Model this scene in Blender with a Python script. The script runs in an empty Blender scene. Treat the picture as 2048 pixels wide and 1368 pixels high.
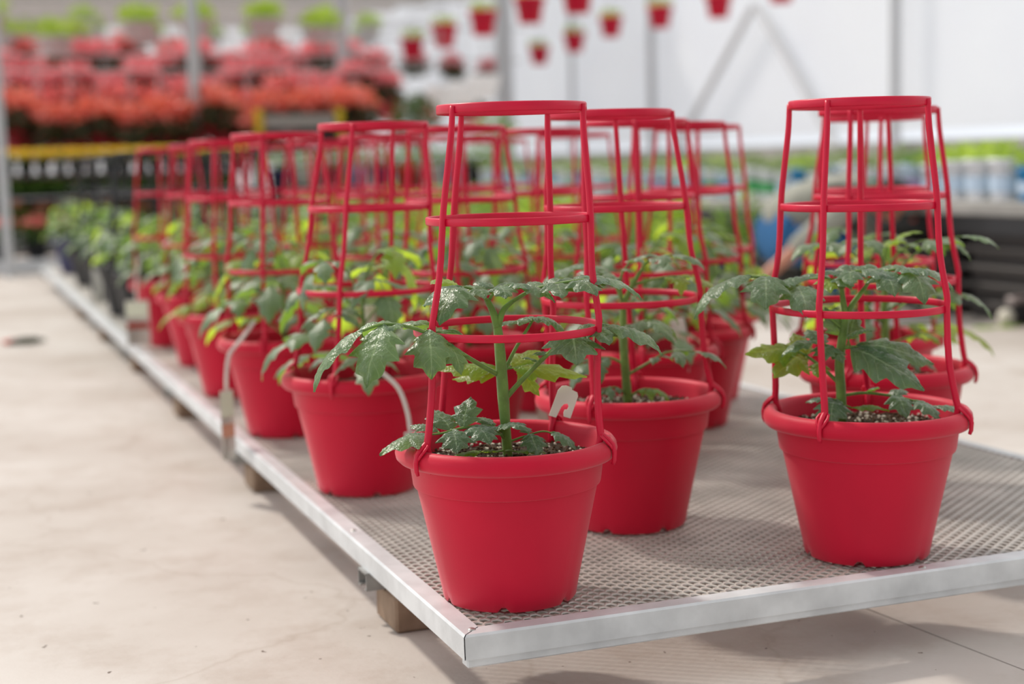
import bpy, math, random
import numpy as np
from mathutils import Vector, Matrix
PI = math.pi
sc = bpy.context.scene
col = sc.collection

# ------------------------------------------------------------------ camera
FZ = 0.12                       # height of the tray's top face above the floor
F_PX = 3012.5
pitch, yaw, roll = 0.1187, 0.3591, -0.0259
CAM = Vector((-0.5989, -1.8008, 0.6088 + FZ))
Fw = Vector((math.sin(yaw) * math.cos(pitch), math.cos(yaw) * math.cos(pitch), -math.sin(pitch)))
Rt = Fw.cross(Vector((0, 0, 1))).normalized()
Up = Rt.cross(Fw)
R2 = Rt * math.cos(roll) + Up * math.sin(roll)
U2 = -Rt * math.sin(roll) + Up * math.cos(roll)
cd = bpy.data.cameras.new('camera'); cam = bpy.data.objects.new('camera', cd); col.objects.link(cam)
m = Matrix((R2, U2, -Fw)).transposed().to_4x4(); m.translation = CAM
cam.matrix_world = m
cd.sensor_width = 36; cd.lens = F_PX * 36 / 2048
cd.clip_start = .05; cd.clip_end = 300
cd.dof.use_dof = True; cd.dof.focus_distance = 2.03; cd.dof.aperture_fstop = 2.35
sc.camera = cam

# ------------------------------------------------------------------ world, sun, exposure
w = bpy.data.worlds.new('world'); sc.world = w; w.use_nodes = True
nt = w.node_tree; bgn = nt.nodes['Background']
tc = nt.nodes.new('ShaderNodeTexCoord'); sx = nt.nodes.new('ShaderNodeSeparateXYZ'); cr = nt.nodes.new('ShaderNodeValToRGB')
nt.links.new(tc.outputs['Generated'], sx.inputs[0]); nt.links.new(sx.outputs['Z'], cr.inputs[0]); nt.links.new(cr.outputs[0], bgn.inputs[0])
cr.color_ramp.elements[0].position = 0.0; cr.color_ramp.elements[0].color = (.80, .84, .90, 1)
cr.color_ramp.elements[1].position = 0.8; cr.color_ramp.elements[1].color = (1, .99, .97, 1)
def wmath(op, a, b):
    q = nt.nodes.new('ShaderNodeMath'); q.operation = op
    for i, x in enumerate((a, b)):
        if isinstance(x, (int, float)): q.inputs[i].default_value = x
        else: nt.links.new(x, q.inputs[i])
    return q.outputs[0]
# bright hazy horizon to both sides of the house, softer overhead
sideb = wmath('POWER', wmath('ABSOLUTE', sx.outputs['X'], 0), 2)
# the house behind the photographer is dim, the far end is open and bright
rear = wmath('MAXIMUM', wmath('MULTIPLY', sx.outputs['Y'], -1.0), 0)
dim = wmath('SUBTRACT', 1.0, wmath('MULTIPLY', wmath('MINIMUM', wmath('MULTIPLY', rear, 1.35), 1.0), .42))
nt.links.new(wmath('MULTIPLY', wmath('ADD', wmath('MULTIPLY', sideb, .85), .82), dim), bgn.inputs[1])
sun = bpy.data.lights.new('sun', 'SUN'); so = bpy.data.objects.new('sun', sun); col.objects.link(so)
sun.energy = 2.5; sun.angle = math.radians(5); sun.color = (1, .92, .83)
so.rotation_euler = Vector((.34, -.74, -.86)).to_track_quat('-Z', 'Y').to_euler()
sc.view_settings.view_transform = 'Standard'; sc.view_settings.look = 'None'
sc.view_settings.exposure = 0.1; sc.view_settings.gamma = 1; sc.view_settings.use_curve_mapping = False
sc.cycles.use_denoising = True
sc.cycles.max_bounces = 10; sc.cycles.transparent_max_bounces = 12
sc.cycles.sample_clamp_indirect = 6

# ------------------------------------------------------------------ materials
def mat(name, color, rough=.5, spec=.5, metal=0, var=0, scale=20, bump=0, bscale=80, trans=0, tcol=None, sheen=0, col2=None, coat=0):
    M = bpy.data.materials.new(name); M.use_nodes = True
    n = M.node_tree.nodes; l = M.node_tree.links; b = n['Principled BSDF']
    b.inputs['Base Color'].default_value = (*color, 1)
    b.inputs['Roughness'].default_value = rough
    b.inputs['Specular IOR Level'].default_value = spec
    b.inputs['Metallic'].default_value = metal
    if sheen:
        b.inputs['Sheen Weight'].default_value = sheen; b.inputs['Sheen Roughness'].default_value = .5
    if coat: b.inputs['Coat Weight'].default_value = coat
    t = n.new('ShaderNodeTexCoord')
    if var or col2:
        no = n.new('ShaderNodeTexNoise'); no.inputs['Scale'].default_value = scale; no.inputs['Detail'].default_value = 4
        l.new(t.outputs['Object'], no.inputs['Vector'])
        r = n.new('ShaderNodeValToRGB'); l.new(no.outputs['Fac'], r.inputs[0])
        r.color_ramp.elements[0].position = .35; r.color_ramp.elements[1].position = .65
        c2 = col2 or tuple(min(1, c * (1 + var)) for c in color)
        c1 = color if col2 else tuple(c * (1 - var) for c in color)
        r.color_ramp.elements[0].color = (*c1, 1); r.color_ramp.elements[1].color = (*c2, 1)
        l.new(r.outputs[0], b.inputs['Base Color'])
    if bump:
        no = n.new('ShaderNodeTexNoise'); no.inputs['Scale'].default_value = bscale; no.inputs['Detail'].default_value = 3
        l.new(t.outputs['Object'], no.inputs['Vector'])
        bp = n.new('ShaderNodeBump'); bp.inputs['Strength'].default_value = bump; bp.inputs['Distance'].default_value = .002
        l.new(no.outputs['Fac'], bp.inputs['Height']); l.new(bp.outputs[0], b.inputs['Normal'])
    if trans:
        tr = n.new('ShaderNodeBsdfTranslucent'); tr.inputs[0].default_value = (*(tcol or color), 1)
        mx = n.new('ShaderNodeMixShader'); mx.inputs[0].default_value = trans
        l.new(b.outputs[0], mx.inputs[1]); l.new(tr.outputs[0], mx.inputs[2])
        l.new(mx.outputs[0], n['Material Output'].inputs[0])
    return M

def leaf_mat(name, dark, light, lime, trans=.42):
    M = bpy.data.materials.new(name); M.use_nodes = True
    n = M.node_tree.nodes; l = M.node_tree.links; b = n['Principled BSDF']
    uv = n.new('ShaderNodeUVMap'); uv.uv_map = 'leaf'
    s = n.new('ShaderNodeSeparateXYZ'); l.new(uv.outputs[0], s.inputs[0])
    def mth(op, a, bb=None, c=None):
        q = n.new('ShaderNodeMath'); q.operation = op
        for i, x in enumerate((a, bb, c)):
            if x is None: continue
            if isinstance(x, (int, float)): q.inputs[i].default_value = x
            else: l.new(x, q.inputs[i])
        return q.outputs[0]
    av = mth('ABSOLUTE', mth('SUBTRACT', s.outputs['Y'], .5))          # 0..0.5
    ph = mth('SUBTRACT', mth('MULTIPLY', s.outputs['X'], 6.5), mth('MULTIPLY', av, 3.0))
    fr = mth('ABSOLUTE', mth('SUBTRACT', mth('FRACT', ph), .5))
    vein = mth('GREATER_THAN', fr, .45)
    mid = mth('LESS_THAN', av, .022)
    vm = mth('MAXIMUM', mth('MULTIPLY', vein, .55), mid)
    t = n.new('ShaderNodeTexCoord')
    no = n.new('ShaderNodeTexNoise'); no.inputs['Scale'].default_value = 28; no.inputs['Detail'].default_value = 3
    l.new(t.outputs['Object'], no.inputs['Vector'])
    r = n.new('ShaderNodeValToRGB'); l.new(no.outputs['Fac'], r.inputs[0])
    r.color_ramp.elements[0].position = .35; r.color_ramp.elements[1].position = .68
    r.color_ramp.elements[0].color = (*dark, 1); r.color_ramp.elements[1].color = (*light, 1)
    mx = n.new('ShaderNodeMix'); mx.data_type = 'RGBA'
    l.new(vm, mx.inputs[0]); l.new(r.outputs[0], mx.inputs[6]); mx.inputs[7].default_value = (light[0] * 1.9, light[1] * 1.6, light[2] * 1.6, 1)
    l.new(mx.outputs[2], b.inputs['Base Color'])
    b.inputs['Roughness'].default_value = .36; b.inputs['Specular IOR Level'].default_value = .9
    b.inputs['Sheen Weight'].default_value = .5; b.inputs['Sheen Roughness'].default_value = .35
    no2 = n.new('ShaderNodeTexNoise'); no2.inputs['Scale'].default_value = 260; no2.inputs['Detail'].default_value = 2
    l.new(t.outputs['Object'], no2.inputs['Vector'])
    hh = mth('ADD', mth('MULTIPLY', vm, -1.0), mth('MULTIPLY', no2.outputs['Fac'], .9))
    bp = n.new('ShaderNodeBump'); bp.inputs['Strength'].default_value = .9; bp.inputs['Distance'].default_value = .002
    l.new(hh, bp.inputs['Height']); l.new(bp.outputs[0], b.inputs['Normal'])
    tr = n.new('ShaderNodeBsdfTranslucent'); tr.inputs[0].default_value = (*lime, 1)
    ms = n.new('ShaderNodeMixShader'); ms.inputs[0].default_value = trans
    l.new(b.outputs[0], ms.inputs[1]); l.new(tr.outputs[0], ms.inputs[2]); l.new(ms.outputs[0], n['Material Output'].inputs[0])
    return M

def sRGB(r, g, b):
    f = lambda c: (c / 255 / 12.92) if c <= 10 else ((c / 255 + .055) / 1.055) ** 2.4
    return (f(r), f(g), f(b))

M_pot = mat('red_plastic', (.57, .0008, .030), .50, .24, var=.06, scale=7, bump=.05, bscale=300, sheen=.16)
M_cage = mat('red_cage_plastic', (.60, .003, .038), .38, .38, var=.05, scale=30)
M_black = mat('black_plastic', (.012, .012, .014), .45, .4)
M_navy = mat('navy_plastic', (.02, .02, .09), .45, .4)
M_leaf = leaf_mat('tomato_leaf', (.042, .112, .052), (.115, .205, .112), (.36, .62, .06), .34)
M_leaf2 = leaf_mat('tomato_leaf_lime', (.10, .22, .03), (.18, .34, .05), (.62, .85, .06), .58)  # lime of young leaves, with the glow of backlit ones put into the colour
M_leaf3 = leaf_mat('leaf_grey_green', (.05, .12, .05), (.11, .20, .09), (.3, .5, .08), .35)
M_stem = mat('green_stem', (.16, .28, .055), .5, .4, var=.25, scale=40, trans=.15, tcol=(.3, .5, .05), sheen=.3)
M_hair = mat('stem_hair', (.5, .6, .35), .5, .3, trans=.5, tcol=(.8, .9, .6))
M_soil = mat('potting_soil', (.018, .011, .007), .9, .2, bump=1, bscale=60, col2=(.07, .045, .028), scale=120)
M_perl = mat('perlite_grain', (.72, .66, .58), .8, .3, var=.2, scale=200)
M_galv = mat('galvanised_steel', (.66, .69, .71), .40, .5, metal=.25, var=.12, scale=14, bump=.15, bscale=120)
M_galv2 = mat('galvanised_channel', (.34, .34, .33), .5, .5, metal=.5, var=.25, scale=25)
M_mesh = mat('expanded_metal', (.52, .49, .455), .40, .6, metal=.3, var=.18, scale=9)
M_wood = mat('weathered_wood', (.21, .14, .095), .8, .25, col2=(.31, .22, .155), scale=18, bump=.5, bscale=60)
M_white = mat('white_plastic', (.78, .76, .73), .45, .4, trans=.35, tcol=(.9, .88, .8))
M_paleg = mat('pale_green_print', (.70, .76, .60), .5, .3)
M_redp = mat('red_print', (.62, .06, .03), .5, .3)
M_blackp = mat('dark_print', (.05, .05, .05), .5, .3)
M_peach = mat('peach_print', (.62, .32, .22), .5, .3)
M_bolt = mat('bolt_head', (.45, .44, .42), .35, .5, metal=.7)
M_greyp = mat('grey_metal_paint', (.42, .43, .44), .5, .4)
M_lgrey = mat('light_grey_paint', (.62, .63, .65), .5, .4)
M_dkgrey = mat('dark_grey', (.028, .028, .03), .6, .3, var=.3, scale=3)
M_dkbrown = mat('dark_tray', (.085, .078, .075), .6, .3)
M_bench = mat('grey_bench', (.34, .33, .31), .6, .3, var=.15, scale=5)
M_beige = mat('beige_panel', (.60, .55, .52), .7, .2)
M_yellowf = mat('yellow_petal', (.90, .62, .03), .5, .3, col2=(.95, .78, .14), scale=30, trans=.3, tcol=(.9, .7, .05))
M_coral = mat('coral_petal', (.88, .14, .14), .5, .3, col2=(.96, .38, .32), scale=12, trans=.3, tcol=(.95, .2, .2))
M_pink = mat('pink_petal', (.90, .20, .24), .5, .3, col2=(.98, .50, .50), scale=10, trans=.35, tcol=(.95, .3, .35))
M_crim = mat('crimson_petal', (.45, .015, .045), .5, .3, col2=(.62, .05, .07), scale=12, trans=.3, tcol=(.8, .05, .08))
M_orange = mat('orange_petal', (.88, .13, .11), .5, .3, col2=(.95, .38, .33), scale=12, trans=.3, tcol=(.9, .25, .1))
M_peachf = mat('peach_petal', (.85, .35, .22), .5, .3, col2=(.9, .5, .35), scale=12, trans=.3, tcol=(.95, .5, .35))
M_bloodleaf = mat('bronze_leaf', (.045, .04, .022), .5, .4, col2=(.09, .10, .035), scale=14, trans=.2, tcol=(.2, .2, .05))
M_greenf = mat('green_foliage', (.07, .17, .03), .5, .4, col2=(.17, .32, .05), scale=14, trans=.3, tcol=(.4, .6, .08))
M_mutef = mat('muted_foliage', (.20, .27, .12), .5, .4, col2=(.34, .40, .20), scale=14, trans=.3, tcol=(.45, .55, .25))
M_limef = mat('lime_foliage', (.28, .42, .04), .5, .4, col2=(.45, .60, .06), scale=14, trans=.35, tcol=(.6, .8, .1))
M_darkf = mat('dark_foliage', (.02, .06, .015), .5, .4, col2=(.07, .13, .03), scale=10, trans=.2, tcol=(.2, .3, .05))
M_yellowpt = mat('yellow_paint', (.72, .48, .02), .5, .4)
M_blue = mat('bright_blue_plastic', (.02, .25, .55), .4, .4)
M_teal = mat('teal_plastic', (.03, .36, .42), .4, .4)
M_green_pl = mat('green_plastic', (.08, .40, .14), .4, .4)
M_palebl = mat('pale_blue_plastic', (.60, .74, .90), .45, .4)
M_purple = mat('mauve_plastic', (.40, .30, .50), .45, .4)
M_skin = mat('skin', (.55, .25, .17), .5, .4)
M_shirt = mat('khaki_shirt', (.34, .34, .29), .85, .2, var=.1, scale=20)
M_shirt_shade = mat('shirt_shade', (.035, .035, .038), .85, .2)  # dark of the shirt's shaded underside, put into the colour
M_jeans = mat('blue_denim', (.03, .12, .28), .85, .2, var=.2, scale=60)
M_hairb = mat('dark_hair', (.02, .013, .01), .6, .3)
M_shoe = mat('dark_shoe', (.02, .02, .022), .5, .3)
M_cap = mat('cream_cloth', (.72, .68, .58), .8, .2)

# ------------------------------------------------------------------ mesh collector
class MB:
    def __init__(s): s.v = []; s.f = []; s.n = 0; s.mi = []; s.uv = []; s.has_uv = False
    def add(s, V, Fc, mi=0, uv=None):
        V = np.asarray(V, float).reshape(-1, 3)
        s.v.append(V); Fc = [tuple(int(i) + s.n for i in f) for f in Fc]
        s.f += Fc; s.mi += [mi] * len(Fc); s.n += len(V)
        if uv is not None: s.has_uv = True; s.uv.append(np.asarray(uv, float))
        else: s.uv.append(np.tile([0.3, .5], (len(V), 1)))
        return s
    def box(s, c, d, mi=0, rot=None, bev=0.0):
        c = np.array(c, float); d = np.array(d, float) / 2
        if bev <= 0:
            P = np.array([(x, y, z) for x in (-1, 1) for y in (-1, 1) for z in (-1, 1)], float) * d
            Fq = [(0, 1, 3, 2), (4, 6, 7, 5), (0, 4, 5, 1), (2, 3, 7, 6), (0, 2, 6, 4), (1, 5, 7, 3)]
        else:
            b = min(bev, *(d * .9)); P = []; idx = {}
            for sxn in (-1, 1):
                for syn in (-1, 1):
                    for szn in (-1, 1):
                        for ax in range(3):
                            p = np.array([sxn, syn, szn]) * (d - b); p[ax] = (sxn, syn, szn)[ax] * d[ax]
                            idx[(sxn, syn, szn, ax)] = len(P); P.append(p)
            I = lambda *a: idx[a]
            Fq = []
            for ax in range(3):
                o1, o2 = [a for a in range(3) if a != ax]
                for sg in (-1, 1):
                    q = []
                    for a1, a2 in ((-1, -1), (1, -1), (1, 1), (-1, 1)):
                        k = [0, 0, 0]; k[ax] = sg; k[o1] = a1; k[o2] = a2; q.append(I(*k, ax))
                    Fq.append(tuple(q if (sg == 1) == (ax != 1) else q[::-1]))
            for ax in range(3):   # edges along ax
                o1, o2 = [a for a in range(3) if a != ax]
                for a1 in (-1, 1):
                    for a2 in (-1, 1):
                        k0 = [0, 0, 0]; k0[ax] = -1; k0[o1] = a1; k0[o2] = a2; k1 = list(k0); k1[ax] = 1
                        Fq.append((I(*k0, o1), I(*k1, o1), I(*k1, o2), I(*k0, o2)))
            for a in (-1, 1):
                for b_ in (-1, 1):
                    for c_ in (-1, 1): Fq.append((I(a, b_, c_, 0), I(a, b_, c_, 1), I(a, b_, c_, 2)))
            P = np.array(P)
        if rot is not None: P = P @ np.array(rot).T
        return s.add(P + c, Fq, mi)
    def tube(s, pts, r, seg=8, mi=0, cap=True, closed=False, flat=None):
        pts = [Vector(p) for p in pts]; n = len(pts)
        rr = r if hasattr(r, '__len__') else [r] * n
        V = []; Fq = []
        ref = None
        for i, p in enumerate(pts):
            if closed: t = pts[(i + 1) % n] - pts[i - 1]
            else: t = pts[min(i + 1, n - 1)] - pts[max(i - 1, 0)]
            t.normalize()
            if ref is None:
                ref = Vector((0, 0, 1)) if abs(t.z) < .9 else Vector((1, 0, 0))
            a = (ref - t * ref.dot(t)).normalized(); ref = a; b = t.cross(a)
            for k in range(seg):
                th = 2 * PI * k / seg; V.append(p + (a * math.cos(th) + b * math.sin(th)) * rr[i])
        m_ = n if closed else n - 1
        for i in range(m_):
            for k in range(seg):
                j = (i + 1) % n
                Fq.append((i * seg + k, i * seg + (k + 1) % seg, j * seg + (k + 1) % seg, j * seg + k))
        if cap and not closed:
            Fq.append(tuple(range(seg))[::-1]); Fq.append(tuple(range((n - 1) * seg, n * seg)))
        return s.add([tuple(v) for v in V], Fq, mi)
    def lathe(s, prof, seg=48, mi=0, c=(0, 0, 0), zfun=None, close=False):
        V = []; Fq = []
        for j, (r, z) in enumerate(prof):
            for k in range(seg):
                th = 2 * PI * k / seg
                zz = z + (zfun(j, th) if zfun else 0)
                V.append((c[0] + r * math.cos(th), c[1] + r * math.sin(th), c[2] + zz))
        n = len(prof)
        for j in range(n if close else n - 1):
            for k in range(seg):
                q = (j + 1) % n
                Fq.append((j * seg + k, j * seg + (k + 1) % seg, q * seg + (k + 1) % seg, q * seg + k))
        return s.add(V, Fq, mi)
    def ball(s, c, r, mi=0, seg=10, rings=6, jit=0, rnd=None):
        V = []; Fq = []; rx = r if hasattr(r, '__len__') else (r, r, r)
        for j in range(rings + 1):
            ph = PI * j / rings
            for k in range(seg):
                th = 2 * PI * k / seg; q = 1 + (rnd.uniform(-jit, jit) if jit else 0)
                V.append((c[0] + rx[0] * q * math.sin(ph) * math.cos(th), c[1] + rx[1] * q * math.sin(ph) * math.sin(th), c[2] + rx[2] * q * math.cos(ph)))
        for j in range(rings):
            for k in range(seg):
                Fq.append((j * seg + k, (j + 1) * seg + k, (j + 1) * seg + (k + 1) % seg, j * seg + (k + 1) % seg))
        return s.add(V, Fq, mi)
    def mesh(s, name, mats, smooth=True):
        me = bpy.data.meshes.new(name)
        V = np.concatenate(s.v) if s.v else np.zeros((0, 3))
        L = np.fromiter((i for f in s.f for i in f), dtype=np.int32)
        ln = np.fromiter((len(f) for f in s.f), dtype=np.int32)
        me.vertices.add(len(V)); me.vertices.foreach_set('co', V.astype(np.float32).ravel())
        me.loops.add(len(L)); me.loops.foreach_set('vertex_index', L)
        me.polygons.add(len(ln)); me.polygons.foreach_set('loop_start', np.concatenate([[0], np.cumsum(ln)[:-1]]).astype(np.int32))
        me.polygons.foreach_set('loop_total', ln)
        if not isinstance(mats, (list, tuple)): mats = [mats]
        for x in mats: me.materials.append(x)
        me.polygons.foreach_set('material_index', np.array(s.mi, dtype=np.int32))
        me.polygons.foreach_set('use_smooth', np.full(len(ln), smooth))
        if s.has_uv:
            u = me.uv_layers.new(name='leaf'); U = np.concatenate(s.uv)[L]
            u.data.foreach_set('uv', U.astype(np.float32).ravel())
        me.update(calc_edges=True); me.validate()
        return me
    def build(s, name, mats, parent=None, smooth=True, loc=None, sharp=None):
        me = s.mesh(name, mats, smooth)
        if smooth and sharp:
            try: me.set_sharp_from_angle(angle=math.radians(sharp))
            except Exception: pass
        return link(name, me, parent, loc)

def link(name, me, parent=None, loc=None):
    o = bpy.data.objects.new(name, me); col.objects.link(o)
    if parent: o.parent = parent
    if loc is not None: o.location = loc
    return o
def tag(o, label=None, cat=None, group=None, kind=None):
    if label: o['label'] = label
    if cat: o['category'] = cat
    if group: o['group'] = group
    if kind: o['kind'] = kind
    return o
def empty(name, loc=(0, 0, 0), rz=0):
    o = bpy.data.objects.new(name, None); o.empty_display_size = .05; col.objects.link(o)
    o.location = loc; o.rotation_euler.z = rz
    return o
def copy_tree(o, parent=None):
    c = o.copy(); col.objects.link(c)
    if parent is not None: c.parent = parent
    for ch in children_of(o): copy_tree(ch, c)
    return c
def children_of(o): return [x for x in list(o.children)]

# ------------------------------------------------------------------ setting: floor, walls, roof
def floor_mat():
    M = bpy.data.materials.new('concrete'); M.use_nodes = True
    n = M.node_tree.nodes; l = M.node_tree.links; b = n['Principled BSDF']
    t = n.new('ShaderNodeTexCoord')
    def noise(scale, det=5, rough=.55):
        q = n.new('ShaderNodeTexNoise'); q.inputs['Scale'].default_value = scale; q.inputs['Detail'].default_value = det
        q.inputs['Roughness'].default_value = rough; l.new(t.outputs['Object'], q.inputs['Vector']); return q
    a = noise(1.3, 6); r = n.new('ShaderNodeValToRGB'); l.new(a.outputs['Fac'], r.inputs[0])
    r.color_ramp.elements[0].position = .3; r.color_ramp.elements[0].color = (.46, .405, .36, 1)
    r.color_ramp.elements[1].position = .62; r.color_ramp.elements[1].color = (.60, .56, .525, 1)
    sp = noise(42, 2); r2 = n.new('ShaderNodeValToRGB'); l.new(sp.outputs['Fac'], r2.inputs[0])
    r2.color_ramp.elements[0].position = .255; r2.color_ramp.elements[0].color = (.25, .2, .17, 1)
    r2.color_ramp.elements[1].position = .275; r2.color_ramp.elements[1].color = (1, 1, 1, 1)
    st = noise(4.5, 8, .7); r3 = n.new('ShaderNodeValToRGB'); l.new(st.outputs['Fac'], r3.inputs[0])
    r3.color_ramp.elements[0].position = .33; r3.color_ramp.elements[0].color = (.86, .82, .79, 1)
    r3.color_ramp.elements[1].position = .52; r3.color_ramp.elements[1].color = (1, 1, 1, 1)
    vo = n.new('ShaderNodeTexVoronoi'); vo.feature = 'DISTANCE_TO_EDGE'; vo.inputs['Scale'].default_value = 1.1
    dn = noise(3, 4); mxv = n.new('ShaderNodeMix'); mxv.data_type = 'VECTOR'; mxv.inputs[0].default_value = .25
    l.new(t.outputs['Object'], mxv.inputs[4]); l.new(dn.outputs['Color'], mxv.inputs[5]); l.new(mxv.outputs[1], vo.inputs['Vector'])
    r4 = n.new('ShaderNodeValToRGB'); l.new(vo.outputs['Distance'], r4.inputs[0])
    r4.color_ramp.elements[0].position = 0; r4.color_ramp.elements[0].color = (.90, .88, .86, 1)
    r4.color_ramp.elements[1].position = .006; r4.color_ramp.elements[1].color = (1, 1, 1, 1)
    prev = r.outputs[0]
    for q in (r2, r3, r4):
        mm = n.new('ShaderNodeMix'); mm.data_type = 'RGBA'; mm.blend_type = 'MULTIPLY'; mm.inputs[0].default_value = 1
        l.new(prev, mm.inputs[6]); l.new(q.outputs[0], mm.inputs[7]); prev = mm.outputs[2]
    l.new(prev, b.inputs['Base Color'])
    b.inputs['Roughness'].default_value = .55; b.inputs['Specular IOR Level'].default_value = .35
    bp = n.new('ShaderNodeBump'); bp.inputs['Strength'].default_value = .15; bp.inputs['Distance'].default_value = .004
    fn = noise(90, 4); l.new(fn.outputs['Fac'], bp.inputs['Height']); l.new(bp.outputs[0], b.inputs['Normal'])
    return M
M_floor = floor_mat()
# floor with a real groove: two slabs either side of the joint
JA, JB = Vector((1.00, -.40)), Vector((1.00, -.40))   # filled in below
def px_floor(px, py, z=0.0):
    d = Fw * F_PX + R2 * (px - 1024) - U2 * (py - 684)
    t = (z - CAM.z) / d.z
    return CAM + d * t
ja = px_floor(1735, 1218); jb = px_floor(2048, 1340)
jd = (jb - ja); jd.z = 0; jd.normalize(); jn = Vector((-jd.y, jd.x, 0))
mb = MB()
S0 = 60; g = .002
for sg in (-1, 1):
    a0 = ja + jn * sg * g - jd * S0; a1 = ja + jn * sg * g + jd * S0; a2 = a1 + jn * sg * S0; a3 = a0 + jn * sg * S0
    q = [a0, a1, a2, a3] if sg > 0 else [a1, a0, a3, a2]
    top = [(p.x, p.y, 0) for p in q]; bot = [(p.x, p.y, -.1) for p in q]
    mb.add(top + bot, [(0, 1, 2, 3), (7, 6, 5, 4), (0, 4, 5, 1), (1, 5, 6, 2), (2, 6, 7, 3), (3, 7, 4, 0)])
mb.add([tuple(ja - jd * S0 - jn * .01 - Vector((0, 0, .012))), tuple(ja + jd * S0 - jn * .01 - Vector((0, 0, .012))), tuple(ja + jd * S0 + jn * .01 - Vector((0, 0, .012))), tuple(ja - jd * S0 + jn * .01 - Vector((0, 0, .012)))], [(0, 1, 2, 3)], 1)
tag(mb.build('floor', [M_floor, M_dkgrey], smooth=False), kind='structure')

def wall_mat(name, c, tr):
    return mat(name, c, .6, .3, var=.04, scale=.6, trans=tr, tcol=(.93, .95, .98))
M_poly = wall_mat('white_polythene', (.93, .95, .99), .68)
M_endw = wall_mat('end_wall_sheet', (.84, .84, .84), .5)
WX = 9.0
# side wall: base board + sheet
mb = MB(); mb.box((WX + .03, 18, 2.6), (.01, 46, 3.3)); tag(mb.build('wall_right', M_poly, smooth=False), kind='structure')
mb = MB(); mb.box((WX, 18, .425), (.12, 46, .85), bev=.01); tag(mb.build('baseboard_right', M_bench, smooth=False), kind='structure')
mb = MB(); mb.box((-4, 41, 3), (28, .05, 6)); tag(mb.build('wall_back', M_endw, smooth=False), kind='structure')
def xat(px, y):
    """world x at depth y along the bearing of column px"""
    return CAM.x + (y - CAM.y) * math.tan(yaw + math.atan((px - 1024) / F_PX))
ORD = ['first', 'second', 'third', 'fourth', 'fifth', 'sixth', 'seventh', 'eighth', 'ninth', 'tenth', 'eleventh', 'twelfth', 'thirteenth', 'fourteenth', 'fifteenth', 'sixteenth', 'seventeenth', 'eighteenth', 'nineteenth', 'twentieth']
def nth(k):
    return ORD[k] if k < 20 else '%d%s' % (k + 1, {1: 'st', 2: 'nd', 3: 'rd'}.get((k + 1) % 10, 'th') if (k + 1) % 100 // 10 != 1 else 'th')
M_post = mat('galvanised_post', (.50, .51, .53), .5, .4, metal=.2)
def post(x, y, r=.06, h=4.2, label=None, z0=0, name='frame_post', m_=None):
    o = MB().tube([(0, 0, z0), (0, 0, h)], r, 14).build(name, m_ or M_post, loc=(x, y, 0), sharp=40)
    return tag(o, label, 'post')
for y, lb in ((11.75, 'grey wall post standing behind the cages of the right-hand front pot'), (17.55, 'pale grey wall post rising below the second hanging red pot on the white wall'), (20.4, 'thin grey wall post at the corner where the white sheet turns blue')):
    post(WX - .14, y, .055 if y < 20 else .04, 4.4, lb, .0)
bx = WX - .11
for a, b, lb in (((bx, 14.75, 2.55), (bx, 16.95, .8), 'grey diagonal brace slanting down to the left on the white wall'), ((bx, 14.65, 2.55), (bx, 12.9, .8), 'grey diagonal brace slanting down to the right on the white wall')):
    c = Vector(a); o = MB().tube([(0, 0, 0), tuple(Vector(b) - c)], .05, 12).build('diagonal_brace', M_lgrey, loc=c, sharp=40)
    tag(o, lb, 'brace')

# roof of the far greenhouse bays: beige gutters, white sheets, lattice
mb = MB()
for k in range(9):
    y = 20 + k * 2.4
    mb.box((-4, y, 3.85 + .1 * k), (26, 1.7, .03), 0)
tag(mb.build('ceiling', mat('roof_sheet', (.92, .93, .95), .6, .3, trans=.75, tcol=(.95, .96, .98)), smooth=False), kind='structure')
mb = MB()
for k in range(9):
    mb.box((-4, 18.7 + k * 2.4, 3.7 + .1 * k), (26, .30, .22))
tag(mb.build('trim_1', M_beige, smooth=False), kind='structure')
for i, (x, y, lb) in enumerate([(xat(22, 9.6), 9.6, 'grey steel post at the far left edge before the flower rack'), (xat(412, 11.6), 11.6, 'grey steel post between yellow flowers and red cages, left of centre'), (xat(705, 13.4), 13.4, 'wide pale grey post behind the second red cage from the left edge'), (xat(1022, 17.5), 17.5, 'broad grey post behind the hanging red pots, right of the green bush')]):
    post(x, y, (.035, .055, .075, .12)[i], 4.2, lb)
c = Vector((xat(705, 13.4) + .06, 13.4, 1.2)); tag(MB().tube([(0, 0, 0), (.58, .45, .60)], .035, 10).build('diagonal_brace', M_lgrey, loc=c, sharp=40), 'grey diagonal brace rising to the right from the post by the pink begonias', 'brace')

# ------------------------------------------------------------------ the metal rolling tray
TX, TY, BW, BH = 1.40, 8.6, .030, .034
tray = empty('bench_tray', (0, 0, 0)); tag(tray, 'long galvanised metal tray with expanded mesh top carrying the red pots', 'bench')
def rail(p0, p1, inward, name='rail'):
    """C-shaped rail: outer face, top flange, small lower lip, from p0 to p1 along the tray's edge."""
    p0, p1, inw = Vector(p0), Vector(p1), Vector(inward)
    prof = [(0.0005, -BH), (0, -.003), (.003, 0), (BW, 0), (BW, -.0025), (.0045, -.0035), (.003, -BH + .0035), (.018, -BH + .0035), (.018, -BH), ]
    V = []; Fq = []
    n = len(prof)
    d = (p1 - p0).normalized()
    for e, p in enumerate((p0, p1)):
        for (q, z) in prof:
            mi = q * (1 if e == 0 else -1)      # mitre
            V.append(tuple(p + inw * q + d * mi + Vector((0, 0, FZ + z))))
    for k in range(n): Fq.append((k, (k + 1) % n, n + (k + 1) % n, n + k))
    return MB().add(V, Fq).build(name, M_galv, tray, sharp=35)
rail((0, TY, 0), (0, .0012, 0), (1, 0, 0), 'side_rail')
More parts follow.
